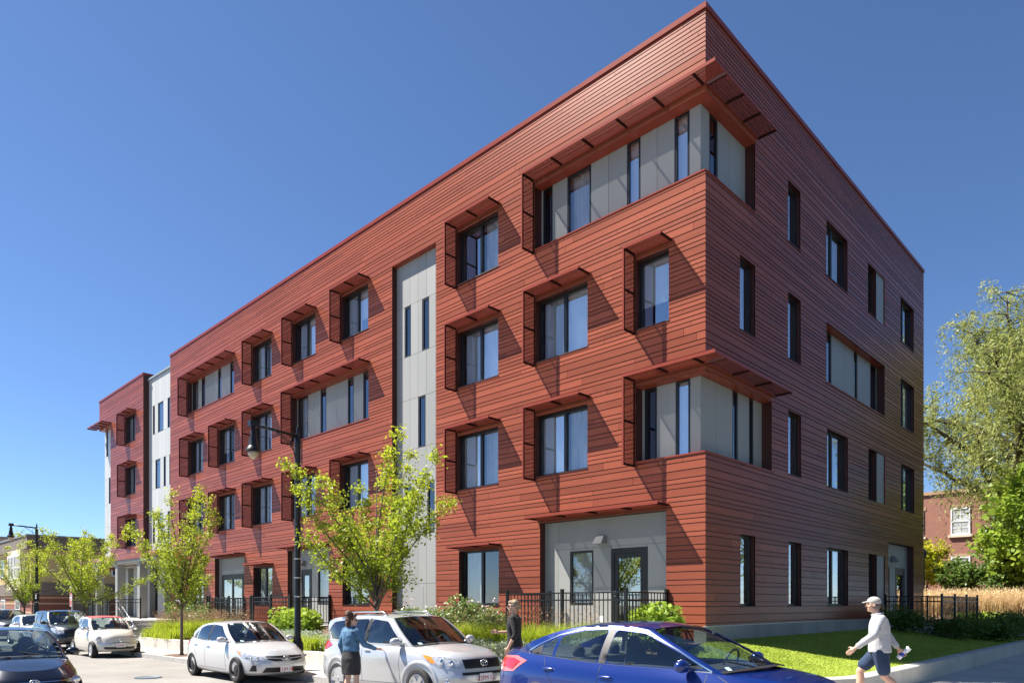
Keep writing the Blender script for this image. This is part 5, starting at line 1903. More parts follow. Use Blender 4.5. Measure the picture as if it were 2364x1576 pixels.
    # overlays --------------------------------------------------------------
    def ov(name, poly, m, off=.005, rear=False, both=True, par=None, step=.06):
        pts, tris = cdt_fill(poly, (), step)
        out = []
        for sg in ((1, -1) if both else (1,)):
            out.append(patch(name, pts, tris, lambda s_, z: bd.surf(sg * s_ if both else s_, z, off, rear), m, par or root))
        return out
    def line(name, pl, m, w=.007, off=.002, sgs=(-1, 1)):
        for sg in sgs: ribbon(name, pl, w, lambda x, z: bd.side(x, z, off, sg), m, root)
    for (nm, poly, m, off, rear, both) in c.get('ov', []): ov(nm, poly, M[m] if isinstance(m, str) else m, off, rear, both)
    for pl in c.get('seams', []): line('door_seam', pl, M['trim'])
    for (x, z) in c.get('handles', []):
        for sg in (-1, 1):
            p = bd.side(x, z, .018, sg); t = MB(); t.ellipsoid(p, (.11, .016, .017), 10, 6); t.build('door_handle', c.get('handlemat', pm), root, smooth=True)
    if c.get('flare'):
        for xw in (c['axf'], c['axr']):
            for sg in (-1, 1):
                t = MB(); Q = []
                for k in range(25):
                    th = rad(-8 + 196 * k / 24)
                    row = []
                    for (rr_, of) in ((ra - .004, -.01), (ra - .002, c['flare']), (ra + .045, c['flare'] * .95), (ra + .07, 0.0)):
                        x = xw + rr_ * math.cos(th); z = max(c['r'] + .015 + rr_ * math.sin(th), bd.P[0][0][2] + .03)
                        row.append(bd.side(x, z, of, sg))
                    Q.append(row)
                t.grid(Q); t.build('arch_flare', c.get('flaremat', pm), root, smooth=True)
    # mirrors
    mx, mz = c['mirror']
    for sg in (-1, 1):
        t = MB(); y0 = gy(mx, mz) if mz > zb(mx) else wb(mx)
        t.ellipsoid((mx - .02, sg * (y0 + .16), mz), (.075, .115, .075), 16, 10)
        t.tube([(mx + .02, sg * (y0 - .02), mz - .05), (mx, sg * (y0 + .1), mz - .04)], [.03, .025], 8)
        t.build('mirror', c.get('mirrormat', pm), root, smooth=True)
        t = MB(); t.box(mx - .06, mx - .03, sg * y0 - .03, sg * y0 + .03, mz - .09, mz + .02); t.build('mirror_foot', M['trim'], root)
    if c.get('plate'):
        zp, txt = c['plate']
        p = Vector(bd.surf(0.0001, zp, .02)); 
        t = MB(); t.box(p.x - .012, p.x + .006, -.153, .153, zp - .077, zp + .077); pl = t.build('licence_plate', M['plate'], root, bevel=.006)
        text_mesh('plate_text', txt, .115, (p.x + .0075, 0, zp - .012), (rad(90), 0, rad(90)), M['plater'], pl)
    if c.get('emblem'):
        s_, z_, r_, k_ = c['emblem']
        p = bd.surf(.0001, z_, .012); emblem(root, p, (1, 0, .15), r_, k_, c.get('emblemmat', M['chrome']))
    for (nm, ce, rr_, m) in c.get('bulbs', []):
        for sg in (1, -1):
            p = bd.surf(sg * ce[0], ce[1], ce[2] if len(ce) > 2 else 0); t = MB(); t.ellipsoid(p, (rr_ * .5, rr_, rr_), 12, 8); t.build(nm, M[m], root, smooth=True)
    if c.get('rails'):
        for sg in (-1, 1):
            t = MB(); xs3 = np.linspace(roof[0][0] - .25, p_end[0] + .25, 9); L3 = []
            for i, x in enumerate(xs3):
                z = float(herm([x], rx, rz_)[0]); L3.append((x, sg * (gy(x, z) - .10), z + cz * .45 + (.055 if 0 < i < 8 else -.01)))
            t.tube(L3, .016, 7); t.build('roof_rail', M['steel' if c['rails'] == 1 else 'trim'], root, smooth=True)
    if c.get('sunroof'):
        a, e = c['sunroof']; t = MB()
        t.grid([[(x, y, float(herm([x], rx, rz_)[0]) + cz * (1 - abs(y / (wr_)) ** 2.3) + .004) for y in np.linspace(-.38, .38, 7)] for x in (a, (a + e) / 2, e)])
        t.build('sunroof', M['cartint'], root, smooth=True)
    for (y, u) in c.get('stickers', []):
        x = xa * (1 - u) + roof[0][0] * u + .012; z = zb(xa) * (1 - u) + (roof[0][1] + cz) * u
        xx = x + (bowf * (1 - u) + c['bow'][0] * u) * (1 - (y / .7) ** 2)
        t = MB(); t.obox((xx + .012, y, z - .0), (.004, .09, .06), Matrix.Rotation(rad(-58), 3, 'Y')); t.build('sticker', M['sticker'], root)
    return root, bd


def rings_from(F, B, W, prof, zx):
    """prof rows: (front inset, rear inset, half width, nf, nr, [z at zx...], taper)"""
    return [(F - p[0], B + p[1], p[2], p[3], p[4], zx, p[5], p[6]) for p in prof]


def sedan_cfg(**k):
    F, B, W = 2.24, -2.30, .88
    zx = [-2.32, -1.75, -.4, .95, 1.9, 2.26]
    prof = [(.16, .16, .74, 4, 4, [.24, .20, .17, .17, .19, .22], (.05, .05)),
            (.05, .06, .835, 4.2, 4.5, [.30, .27, .24, .24, .26, .28], (.05, .05)),
            (.00, .02, .862, 4.2, 4.5, [.44, .40, .36, .36, .40, .42], (.06, .06)),
            (.01, .00, .878, 4.0, 4.5, [.62, .58, .52, .52, .55, .54], (.07, .07)),
            (.05, .02, .880, 3.7, 4.2, [.80, .76, .70, .68, .66, .63], (.08, .08)),
            (.12, .05, .862, 3.3, 4.0, [.93, .90, .83, .80, .74, .69], (.09, .09)),
            (.22, .12, .815, 2.9, 3.6, [1.03, 1.02, .95, .93, .82, .735], (.10, .10))]
    c = dict(front=F, rear=B, w=W, axf=1.3, axr=-1.3, r=.315, ra=.365, rings=rings_from(F, B, W, prof, zx), xA=.98, xC=-1.78, crown=(.055, .03),
             roof=[(.20, 1.385), (-.1, 1.42), (-.45, 1.425), (-.85, 1.39), (-1.12, 1.335), (-1.5, 1.17), (-1.78, 1.02)], roofend=4, wroof=.60, roofcrown=.045, bow=(.10, .20, .12),
             windows=[[(.78, .985), (.16, 1.345), (-.32, 1.375), (-.36, .965)], [(-.44, .965), (-.41, 1.375), (-.82, 1.345), (-1.06, 1.27), (-1.16, .99)], [(-1.22, .995), (-1.13, 1.235), (-1.5, 1.03), (-1.45, 1.01)]],
             glassmats=None, black=[[(-.365, .965), (-.325, 1.378), (-.405, 1.378), (-.435, .965)]],
             seams=[[(.80, .93), (.78, .70), (.80, .30)], [(-.40, .95), (-.42, .6), (-.40, .30)], [(-1.2, .97), (-1.14, .75), (-.98, .55)], [(.80, .30), (-.40, .30), (-.85, .31)]],
             handles=[(-.22, .83), (-1.03, .85)], mirror=(.72, 1.02), wheel='steel', bulbs=[('headlamp_bulb', (.78, .60, .0), .055, 'lens'), ('headlamp_bulb', (.62, .60, .0), .045, 'lens')],
             ov=[('headlight', [(.44, .565), (.50, .65), (.80, .70), (1.22, .79), (1.26, .75), (1.05, .62), (.72, .55)], 'headlamp', .006, False, True),
                 ('turn_signal', [(1.06, .66), (1.14, .755), (1.22, .765), (1.10, .66)], 'amber', .010, False, True),
                 ('grille', [(-.40, .575), (-.44, .655), (.44, .655), (.40, .575), (.25, .53), (-.25, .53)], 'grille', .006, False, False),
                 ('lower_intake', [(-.52, .275), (-.44, .39), (.44, .39), (.52, .275)], 'grille', .006, False, False),
                 ('fog_recess', [(.64, .30), (.66, .44), (.76, .44), (.84, .30)], 'grille', .006, False, True),
                 ('tail_light', [(.55, .80), (.60, .95), (1.0, .93), (1.12, .84), (.9, .78)], 'taillamp', .006, True, True),
                 ('bumper_line', [(-.55, .50), (-.55, .503), (.55, .503), (.55, .50)], 'trim', .003, False, False)],
             stickers=[(-.52, .12), (-.5, .92)], emblem=(0, .60, .075, 'ovals'), label='', pos=(0, 0))
    c.update(k)
    return c


def with_glass(c, mats): c['glassmats'] = mats; return c


SILV = paint('silver white paint', (.56, .57, .58), .25, .3)
# chrome bars across the silver sedan's grille
c = with_glass(sedan_cfg(pos=(-10.35, -5.45), label='silver sedan parked between the street tree and the street lamp', paint=SILV, plate=(.345, '11JM 00')), [M['cartint']] * 3)
c['ov'] = c['ov'] + [('grille_bar', [(-.42, .60), (-.42, .622), (-.10, .60), (-.06, .555), (.06, .555), (.10, .60), (.42, .622), (.42, .60), (.12, .578), (.07, .535), (-.07, .535), (-.12, .578)], SILV, .018, False, False)]
make_car(c)

# silver compact SUV ---------------------------------------------------------
def suv_cfg(**k):
    F, B, W = 2.20, -2.36, .915
    zx = [-2.38, -1.9, -.5, 1.0, 1.85, 2.22]
    prof = [(.14, .12, .80, 4, 5, [.32, .27, .24, .24, .27, .30], (.04, .03)),
            (.04, .04, .885, 4.2, 5, [.40, .36, .33, .33, .36, .38], (.05, .03)),
            (.00, .00, .905, 4.2, 5, [.56, .52, .48, .48, .52, .53], (.06, .03)),
            (.02, .03, .912, 4.0, 5, [.74, .70, .66, .66, .67, .66], (.07, .04)),
            (.05, .06, .912, 3.8, 5, [.92, .89, .84, .82, .81, .78], (.08, .04)),
            (.10, .09, .892, 3.4, 5, [1.06, 1.03, .98, .95, .92, .88], (.09, .05)),
            (.20, .13, .845, 3.0, 5, [1.16, 1.14, 1.10, 1.06, .99, .945], (.10, .06))]
    c = dict(front=F, rear=B, w=W, axf=1.33, axr=-1.33, r=.355, ra=.405, rings=rings_from(F, B, W, prof, zx), xA=1.0, xC=-2.2, crown=(.075, .02),
             roof=[(.26, 1.60), (0, 1.645), (-.5, 1.66), (-1.2, 1.655), (-1.75, 1.61), (-1.95, 1.55), (-2.1, 1.33), (-2.2, 1.13)], roofend=4, wroof=.645, roofcrown=.04, bow=(.10, .22, .06),
             windows=[[(.80, 1.12), (.22, 1.545), (-.30, 1.59), (-.36, 1.125)], [(-.46, 1.125), (-.42, 1.595), (-1.12, 1.58), (-1.20, 1.15)], [(-1.29, 1.155), (-1.25, 1.575), (-1.72, 1.53), (-1.93, 1.36), (-1.85, 1.19)]],
             glassmats=None, black=[[(-.36, 1.12), (-.305, 1.60), (-.415, 1.60), (-.455, 1.12)], [(-1.205, 1.15), (-1.13, 1.59), (-1.24, 1.585), (-1.285, 1.15)]],
             seams=[[(.82, 1.05), (.80, .80), (.84, .40)], [(-.41, 1.10), (-.42, .7), (-.40, .38)], [(-1.25, 1.13), (-1.20, .85), (-.98, .62)], [(.84, .40), (-.40, .38), (-.85, .40)]],
             handles=[(-.22, .98), (-1.03, 1.0)], mirror=(.78, 1.17), wheel='alloy6', flare=.022,
             bulbs=[('headlamp_bulb', (.62, .80, .0), .06, 'lens'), ('headlamp_bulb', (.78, .82, .0), .055, 'lens'), ('fog_lamp', (.70, .47, -.01), .05, 'lens')],
             ov=[('headlight', [(.46, .72), (.48, .86), (.70, .91), (1.16, .97), (1.20, .93), (1.0, .80), (.74, .70)], M['grille'] if False else 'headlamp', .006, False, True),
                 ('turn_signal', [(.90, .79), (.97, .915), (1.13, .945), (1.12, .90), (1.0, .80)], 'amber', .010, False, True),
                 ('grille', [(-.40, .70), (-.43, .86), (.43, .86), (.40, .70)], 'grille', .008, False, False),
                 ('lower_grille', [(-.46, .585), (-.46, .635), (.46, .635), (.46, .585)], 'grille', .006, False, False),
                 ('lower_intake', [(-.50, .36), (-.45, .44), (.45, .44), (.50, .36)], 'grille', .006, False, False),
                 ('tail_light', [(.62, .98), (.66, 1.14), (.98, 1.13), (1.22, 1.05), (.98, .96)], 'taillamp', .008, True, True)],
             stickers=[(-.55, .12)], emblem=(0, .785, .085, 'ovals'), rails=1, sunroof=(-.05, -.75), label='', pos=(0, 0))
    c.update(k)
    return c


SILV2 = paint('bright silver paint', (.50, .51, .525), .4, .3)
c = with_glass(suv_cfg(pos=(-3.84, -4.98), label='silver SUV with roof rails and a woman in denim at its door', paint=SILV2, plate=(.53, '23FM 12')), [M['cartint'], M['cartint'], M['cartint']])
for zz in (.742, .782, .822):
    c['ov'] = c['ov'] + [('grille_bar', [(-.40, zz - .004), (-.40, zz + .004), (.40, zz + .004), (.40, zz - .004)], 'trim', .016, False, False)]
make_car(c)

# blue sedan -------------------------------------------------------------------
F, B, W = 2.37, -2.54, .92
zx = [-2.56, -1.95, -.4, 1.05, 2.0, 2.39]
prof = [(.16, .16, .78, 4, 4, [.25, .20, .17, .17, .19, .21], (.06, .05)),
        (.04, .06, .875, 4.2, 4.4, [.31, .27, .24, .24, .26, .28], (.07, .05)),
        (.00, .02, .905, 4.0, 4.4, [.46, .41, .36, .36, .40, .42], (.09, .06)),
        (.02, .00, .920, 3.7, 4.2, [.65, .60, .53, .53, .55, .54], (.10, .07)),
        (.08, .02, .922, 3.3, 4.0, [.83, .78, .70, .68, .66, .62], (.12, .09)),
        (.16, .06, .900, 2.9, 3.8, [.96, .91, .83, .80, .74, .67], (.13, .11)),
        (.28, .13, .848, 2.6, 3.4, [1.055, 1.03, .955, .925, .81, .71], (.15, .13))]
BLUE = paint('deep blue metallic paint', (.004, .024, .17), .4, .26)
c = dict(front=F, rear=B, w=W, axf=1.395, axr=-1.395, r=.335, ra=.385, rings=rings_from(F, B, W, prof, zx), xA=1.12, xC=-2.02, crown=(.05, .03),
         roof=[(.18, 1.375), (-.1, 1.412), (-.45, 1.42), (-.85, 1.395), (-1.2, 1.335), (-1.65, 1.19), (-2.02, 1.03)], roofend=4, wroof=.60, roofcrown=.045, bow=(.10, .24, .12),
         windows=[[(.98, .965), (.60, 1.15), (.14, 1.335), (-.30, 1.37), (-.34, .962)], [(-.46, .965), (-.41, 1.372), (-.8, 1.345), (-1.12, 1.265), (-1.2, .985)], [(-1.25, .99), (-1.18, 1.24), (-1.42, 1.155), (-1.45, 1.0)]],
         glassmats=[M['carglass']] * 3, black=[[(-.345, .962), (-.305, 1.374), (-.405, 1.374), (-.455, .962)], [(-1.46, 1.005), (-1.43, 1.15), (-1.68, 1.045), (-1.62, 1.02)]], blackmat=mat('satin pillar trim', (.05, .047, .046), .55),
         dlo=[(1.04, .945), (.62, 1.165), (.14, 1.36), (-.3, 1.395), (-.8, 1.37), (-1.18, 1.28), (-1.5, 1.15), (-1.74, 1.04), (-1.66, .995), (-1.2, .965), (-.4, .945), (.5, .935), (1.04, .935)], trimmat=M['chrome'],
         seams=[[(1.0, .91), (1.0, .7), (.94, .32)], [(-.39, .94), (-.42, .6), (-.40, .32)], [(-1.35, .97), (-1.25, .78), (-1.05, .58)], [(.94, .32), (-.40, .32), (-.95, .33)], [(1.12, .90), (1.35, .78)]],
         handles=[(-.28, .80), (-1.22, .84)], mirror=(.80, 1.0), wheel='alloy5', seatmat=M['seat'], rearglass=M['carglass'],
         bulbs=[('headlamp_bulb', (.80, .57, .0), .05, 'lens')],
         ov=[('headlight', [(.52, .55), (.58, .62), (.95, .68), (1.40, .77), (1.44, .73), (1.15, .60), (.80, .53)], 'headlamp', .006, False, True),
             ('grille', [(-.42, .46), (-.46, .60), (.46, .60), (.42, .46)], 'grille', .006, False, False),
             ('tail_light', [(.52, .80), (.55, .95), (.95, .97), (1.22, .92), (1.02, .76), (.75, .74)], 'taillampw', .006, True, True),
             ('tail_light_core', [(.60, .82), (.62, .92), (.92, .935), (1.10, .90), (.98, .79)], 'taillamp', .012, True, True)],
         stickers=[(-.55, .10)], label='deep blue sedan parked nearest in front of the lawn', pos=(2.76, -6.0), paint=BLUE, trim=1)
make_car(c)

# cream hatchback -------------------------------------------------------------
F, B, W = 1.87, -1.68, .815
zx = [-1.70, -1.3, -.3, .75, 1.5, 1.89]
prof = [(.14, .12, .70, 3.6, 4, [.27, .23, .20, .20, .22, .24], (.04, .03)),
        (.03, .04, .775, 3.6, 4, [.34, .31, .28, .28, .30, .31], (.06, .04)),
        (.00, .00, .80, 3.4, 4, [.48, .45, .42, .42, .44, .44], (.07, .05)),
        (.02, .00, .812, 3.2, 4, [.66, .63, .58, .57, .58, .57], (.08, .06)),
        (.05, .03, .812, 3.0, 3.8, [.82, .80, .74, .72, .71, .69], (.09, .08)),
        (.11, .07, .790, 2.8, 3.6, [.95, .93, .87, .84, .81, .79], (.10, .10)),
        (.22, .12, .735, 2.6, 3.4, [1.04, 1.03, .99, .97, .91, .865], (.12, .12))]
CREAM = paint('cream white paint', (.60, .56, .48), .0, .3)
c = dict(front=F, rear=B, w=W, axf=1.15, axr=-1.15, r=.30, ra=.345, rings=rings_from(F, B, W, prof, zx), xA=.80, xC=-1.5, crown=(.07, .03),
         roof=[(.22, 1.40), (-.05, 1.445), (-.4, 1.455), (-.8, 1.43), (-1.12, 1.37), (-1.35, 1.22), (-1.5, 1.04)], roofend=4, wroof=.55, roofcrown=.04, bow=(.09, .18, .10),
         roofmat=mat('red canvas roof', (.33, .035, .035), .8), windows=[[(.60, 1.02), (.20, 1.36), (-.42, 1.40), (-.48, 1.0)], [(-.56, 1.0), (-.50, 1.40), (-.86, 1.36), (-1.10, 1.22), (-1.12, 1.03)]],
         glassmats=[M['carglass']] * 2, black=[], seams=[[(.62, .95), (.60, .7), (.66, .34)], [(-.52, .97), (-.56, .65), (-.50, .36)], [(.66, .34), (-.50, .36)]], handles=[(-.32, .86)], handlemat=M['chrome'], mirror=(.60, 1.04), mirrormat=M['chrome'], wheel='alloy15',
         rearglass=M['carglass'], seatmat=M['seattan'],
         bulbs=[('headlamp_bulb', (.66, .675, .0), .115, 'lampglass'), ('fog_lamp', (.70, .535, .0), .055, 'lampglass')],
         ov=[('lower_intake', [(-.46, .315), (-.50, .40), (.50, .40), (.46, .315)], 'grille', .006, False, False), ('chrome_strip', [(-.62, .495), (-.62, .515), (-.26, .515), (-.26, .495)], 'chrome', .014, False, False), ('chrome_strip', [(.26, .495), (.26, .515), (.62, .515), (.62, .495)], 'chrome', .014, False, False),
             ('plate_holder', [(-.25, .535), (-.25, .55), (.25, .55), (.25, .535)], 'grille', .02, False, False), ('tail_light', [(.52, .70), (.52, .92), (.66, .92), (.66, .70)], 'taillamp', .008, True, True)],
         plate=(.455, '9A9Y'), emblem=(0, .60, .06, 'round'), stickers=[(-.42, .12)], label='cream small hatchback with red canvas roof by the entrance steps', pos=(-22.0, -5.5), paint=CREAM)
make_car(c)

# far and near cars reusing the two body types --------------------------------
NAVY = paint('black navy paint', (.006, .008, .016), .3, .3)
c = with_glass(suv_cfg(pos=(-27.9, -5.45), label='black SUV parked behind the cream hatchback', paint=NAVY, rails=None, sunroof=None, flare=None, emblem=(0, .79, .07, 'ovals')), [M['carglass']] * 3)
c['ov'] = [o for o in c['ov'] if o[0] != 'turn_signal']
make_car(c)
WHITE = paint('white paint', (.6, .6, .6), .0, .3)
c = with_glass(sedan_cfg(pos=(-33.4, -5.4), label='white sedan parked behind the black SUV', paint=WHITE, wheel='alloy5', emblem=None), [M['carglass']] * 3)
make_car(c)
GRY = paint('dark grey paint', (.04, .045, .05), .4, .3)
c = with_glass(suv_cfg(pos=(-40.0, -5.4), label='dark car at the left edge behind the white sedan', paint=GRY, rails=None, sunroof=None, emblem=None), [M['carglass']] * 3)
make_car(c)
MIDN = paint('midnight blue black paint', (.010, .014, .026), .5, .25)
c = with_glass(sedan_cfg(pos=(-8.15, -11.02), label='dark blue sedan cut by the lower left corner of the photo', paint=MIDN, wheel='alloy5', seatmat=M['seattan'], rearglass=M['carglass']), [M['carglass']] * 3)
c['ov'] = [('headlight', [(.44, .585), (.50, .63), (.85, .70), (1.24, .79), (1.28, .74), (1.05, .63), (.72, .57)], 'headlamp', .006, False, True),
           ('grille', [(-.46, .56), (-.46, .60), (.46, .60), (.46, .56)], 'grille', .006, False, False), ('chrome_strip', [(-.5, .605), (-.5, .62), (.5, .62), (.5, .605)], 'chrome', .012, False, False),
           ('lower_intake', [(-.60, .25), (-.42, .44), (.42, .44), (.60, .25)], 'grille', .006, False, False)]
make_car(c)
# ------------------------------------------------------------------ people
M['skin'] = mat('skin', (.50, .29, .20), .55, var=.06, scale=8)
M['skinl'] = mat('fair skin', (.58, .36, .26), .55, var=.06, scale=8)
M['denim'] = mat('blue denim', (.06, .145, .25), .85, var=.5, scale=9, bump=.3, bscale=60)
M['blackcloth'] = mat('black cloth', (.012, .011, .013), .9, var=.2, scale=6)
M['charcoal'] = mat('charcoal skirt', (.028, .026, .027), .85, var=.2, scale=8)
M['whitecloth'] = mat('pale grey shirt', (.36, .36, .38), .85, var=.05, scale=5, bump=.25, bscale=9)
M['navycloth'] = mat('navy shorts', (.012, .03, .07), .85, var=.15, scale=8)
M['hairbrown'] = mat('auburn hair', (.085, .035, .018), .55, var=.5, scale=40, bump=.8, bscale=90)
M['hairblond'] = mat('ash blond hair', (.26, .18, .11), .6, var=.4, scale=40, bump=.6, bscale=90)
M['hairgrey'] = mat('short grey hair', (.12, .10, .09), .7, var=.3, scale=60)
M['capcloth'] = mat('grey cap', (.38, .35, .32), .85)
M['lensdark'] = mat('dark lens', (.01, .01, .012), .1)
M['jeans'] = mat('dark jeans', (.02, .03, .06), .85)


def cap_prim(mb, p0, r0, p1, r1, n=14, k=4):
    """tapered capsule"""
    p0, p1 = Vector(p0), Vector(p1)
    d = p1 - p0; L = d.length
    t = d / L if L > 1e-6 else Vector((0, 0, 1))
    a = t.orthogonal().normalized(); c = t.cross(a)
    rings = []
    for i in range(k + 1):
        ph = math.pi / 2 * (1 - i / k); rings.append((p0 - t * r0 * math.sin(ph), r0 * math.cos(ph)))
    for i in range(k + 1):
        ph = math.pi / 2 * i / k; rings.append((p1 + t * r1 * math.sin(ph), r1 * math.cos(ph)))
    b0 = len(mb.v)
    for ctr, r in rings:
        for j in range(n):
            th = 2 * math.pi * j / n; mb.v.append(tuple(ctr + (a * math.cos(th) + c * math.sin(th)) * max(r, 1e-4)))
    for i in range(len(rings) - 1):
        for j in range(n):
            j2 = (j + 1) % n; mb.f.append((b0 + i * n + j, b0 + i * n + j2, b0 + (i + 1) * n + j2, b0 + (i + 1) * n + j)); mb.m.append(0); mb.r.append(.5)
    for e in (0, len(rings) - 1):
        mb.f.append(tuple(b0 + e * n + j for j in range(n))); mb.m.append(0); mb.r.append(.5)


def loft_prim(mb, secs, n=22):
    """closed tube through elliptical sections (x, y, z, rx, ry)"""
    b0 = len(mb.v)
    for (x, y, z, rx, ry) in secs:
        for j in range(n):
            th = 2 * math.pi * j / n; cx, sy = math.cos(th), math.sin(th)
            mb.v.append((x + rx * math.copysign(abs(cx) ** .85, cx), y + ry * math.copysign(abs(sy) ** .85, sy), z))
    for i in range(len(secs) - 1):
        for j in range(n):
            j2 = (j + 1) % n; mb.f.append((b0 + i * n + j, b0 + i * n + j2, b0 + (i + 1) * n + j2, b0 + (i + 1) * n + j)); mb.m.append(0); mb.r.append(.5)
    for e in (0, len(secs) - 1):
        mb.f.append(tuple(b0 + e * n + j for j in range(n))); mb.m.append(0); mb.r.append(.5)


def blob(name, prims, voxel, m, parent, it=6, disp=None):
    mb = MB()
    for p in prims:
        if p[0] == 'c': cap_prim(mb, *p[1:])
        elif p[0] == 'l': loft_prim(mb, p[1])
        else: mb.ellipsoid(p[1], p[2], 18, 12, rot=p[3] if len(p) > 3 else None)
    o = mb.build(name, m, parent)
    bm_ = bmesh.new(); bm_.from_mesh(o.data); bmesh.ops.recalc_face_normals(bm_, faces=bm_.faces); bm_.to_mesh(o.data); bm_.free()
    r = o.modifiers.new('r', 'REMESH'); r.mode = 'VOXEL'; r.voxel_size = voxel; r.use_smooth_shade = True
    s_ = o.modifiers.new('s', 'SMOOTH'); s_.factor = .5; s_.iterations = it
    if disp:
        tx = bpy.data.textures.new(name, 'CLOUDS'); tx.noise_scale = disp[0]
        d = o.modifiers.new('d', 'DISPLACE'); d.texture = tx; d.strength = disp[1]; d.mid_level = .5
    apply_mods(o)
    o.data.polygons.foreach_set('use_smooth', [True] * len(o.data.polygons))
    return o


def hand(w, d, pn, thumb, curl=.5, s=1.0):
    """prims of a hand: wrist w, direction d, palm normal pn, thumb side vector sign along cross"""
    w = Vector(w); d = Vector(d).normalized(); pn = Vector(pn); pn = (pn - d * pn.dot(d)).normalized(); sd = d.cross(pn) * thumb
    P = [('c', w, .024 * s, w + d * .05 * s, .027 * s), ('c', w + d * .045 * s + sd * .02 * s, .017 * s, w + d * .085 * s + sd * .024 * s, .013 * s), ('c', w + d * .045 * s - sd * .02 * s, .017 * s, w + d * .08 * s - sd * .024 * s, .012 * s)]
    for k, (o_, L) in enumerate(((.030, .070), (.010, .080), (-.010, .074), (-.029, .058))):
        b0 = w + d * .085 * s + sd * o_ * s
        d1 = (d + pn * curl * .5).normalized(); d2 = (d + pn * curl * 1.4).normalized()
        m1 = b0 + d1 * L * .5 * s; e = m1 + d2 * L * .5 * s
        P += [('c', b0, .0095 * s, m1, .0085 * s, 8, 3), ('c', m1, .0085 * s, e, .007 * s, 8, 3)]
    t0 = w + d * .03 * s + sd * .025 * s; t1 = t0 + (d * .5 + sd * .8 + pn * .3).normalized() * .035 * s; t2 = t1 + (d * .9 + sd * .35 + pn * .4).normalized() * .03 * s
    P += [('c', t0, .013 * s, t1, .0105 * s, 8, 3), ('c', t1, .0105 * s, t2, .008 * s, 8, 3)]
    return P


def head_prims(c, yaw=0, s=1.0):
    """skull, jaw, nose, ears, brow; c is head centre; yaw turns it"""
    R = Matrix.Rotation(yaw, 3, 'Z'); c = Vector(c)
    def q(x, y, z): return c + R @ Vector((x, y, z)) * s
    return [('e', q(-.01, 0, .025), (.095 * s, .076 * s, .098 * s), R), ('e', q(.025, 0, -.045), (.062 * s, .056 * s, .070 * s), R), ('e', q(.055, 0, -.088), (.026 * s, .028 * s, .022 * s), R),
            ('c', q(.082, 0, .018), .010 * s, q(.103, 0, -.022), .014 * s), ('c', q(.076, -.028, -.058), .009 * s, q(.076, .028, -.058), .009 * s),
            ('c', q(.072, -.035, .035), .014 * s, q(.072, .035, .035), .014 * s),
            ('e', q(-.012, .077, -.008), (.017 * s, .008 * s, .030 * s), R), ('e', q(-.012, -.077, -.008), (.017 * s, .008 * s, .030 * s), R), ('e', q(.05, .04, -.025), (.03 * s, .025 * s, .028 * s), R), ('e', q(.05, -.04, -.025), (.03 * s, .025 * s, .028 * s), R)], q, R


def face_bits(root, q, R, glasses=False):
    t = MB()
    if glasses:
        for sg in (-1, 1):
            t.ellipsoid(q(.085, sg * .033, .012), (.008, .029, .022), 12, 8, rot=R)
            t.tube([q(.082, sg * .058, .018), q(-.01, sg * .083, .012)], .004, 5)
        t.tube([q(.092, -.012, .016), q(.092, .012, .016)], .004, 5)
        t.build('sunglasses', M['lensdark'], root, smooth=True)
    else:
        for sg in (-1, 1): t.ellipsoid(q(.078, sg * .032, .012), (.010, .013, .008), 10, 6, rot=R)
        t.build('eyes', M['lensdark'], root, smooth=True)
    t = MB(); t.ellipsoid(q(.0835, 0, -.058), (.006, .024, .007), 10, 6, rot=R)
    t.build('lips', mat('lips', (.35, .10, .09), .5), root, smooth=True)


def leg(h, k, a, r=(.085, .055, .038), foot=.0, fd=(1, 0, 0)):
    h, k, a = Vector(h), Vector(k), Vector(a); fd = Vector(fd).normalized()
    calf = k + (a - k) * .3 - fd * .018
    return [('c', h, r[0], k, r[1]), ('c', k, r[1] * .95, calf, r[1] * 1.02), ('c', calf, r[1] * 1.02, a, r[2]), ('c', a - fd * .03 + Vector((0, 0, -.03)), .034, a + fd * .13 + Vector((0, 0, -.05)), .027)]


# ---- woman in a denim jacket at the SUV's door
W1 = empty('person', (-3.80, -6.42, zr(-4.1) + .02), rad(100), label='woman in blue denim jacket and dark skirt reaching for the silver SUV door', cat='person', group='people on the street')
hp, q, R = head_prims((.02, 0, 1.565), rad(-38))
rw = (.34, -.34, 1.03)
body = hp + [('c', (0, 0, 1.36), .055, (.012, 0, 1.50), .05), ('c', (0, 0, 1.25), .10, (0, 0, 1.05), .09), ('c', (0, -.06, .95), .095, (0, .06, .95), .095)]
body += leg((0, .095, .90), (.02, .10, .50), (-.02, .11, .09)) + leg((0, -.095, .90), (.03, -.11, .50), (.05, -.13, .09))
body += [('c', (0, -.165, 1.375), .05, (.05, -.28, 1.13), .037), ('c', (.05, -.28, 1.13), .037, rw, .024), ('c', (0, .165, 1.375), .05, (-.03, .25, 1.11), .037), ('c', (-.03, .25, 1.11), .037, (.05, .24, .88), .024)]
body += hand(rw, (.8, -.25, -.05), (0, .5, -.8), 1, .6) + hand((.05, .24, .88), (.2, 0, -1), (0, -1, 0), -1, .5)
blob('body', body, .0075, M['skinl'], W1, 5)
jk = [('l', [(0, 0, .985, .125, .165), (0, 0, 1.02, .132, .172), (0, 0, 1.10, .128, .168), (-.005, 0, 1.20, .135, .18), (-.01, 0, 1.30, .132, .195), (-.01, 0, 1.37, .115, .19), (-.005, 0, 1.415, .085, .12), (.005, 0, 1.46, .072, .078)])]
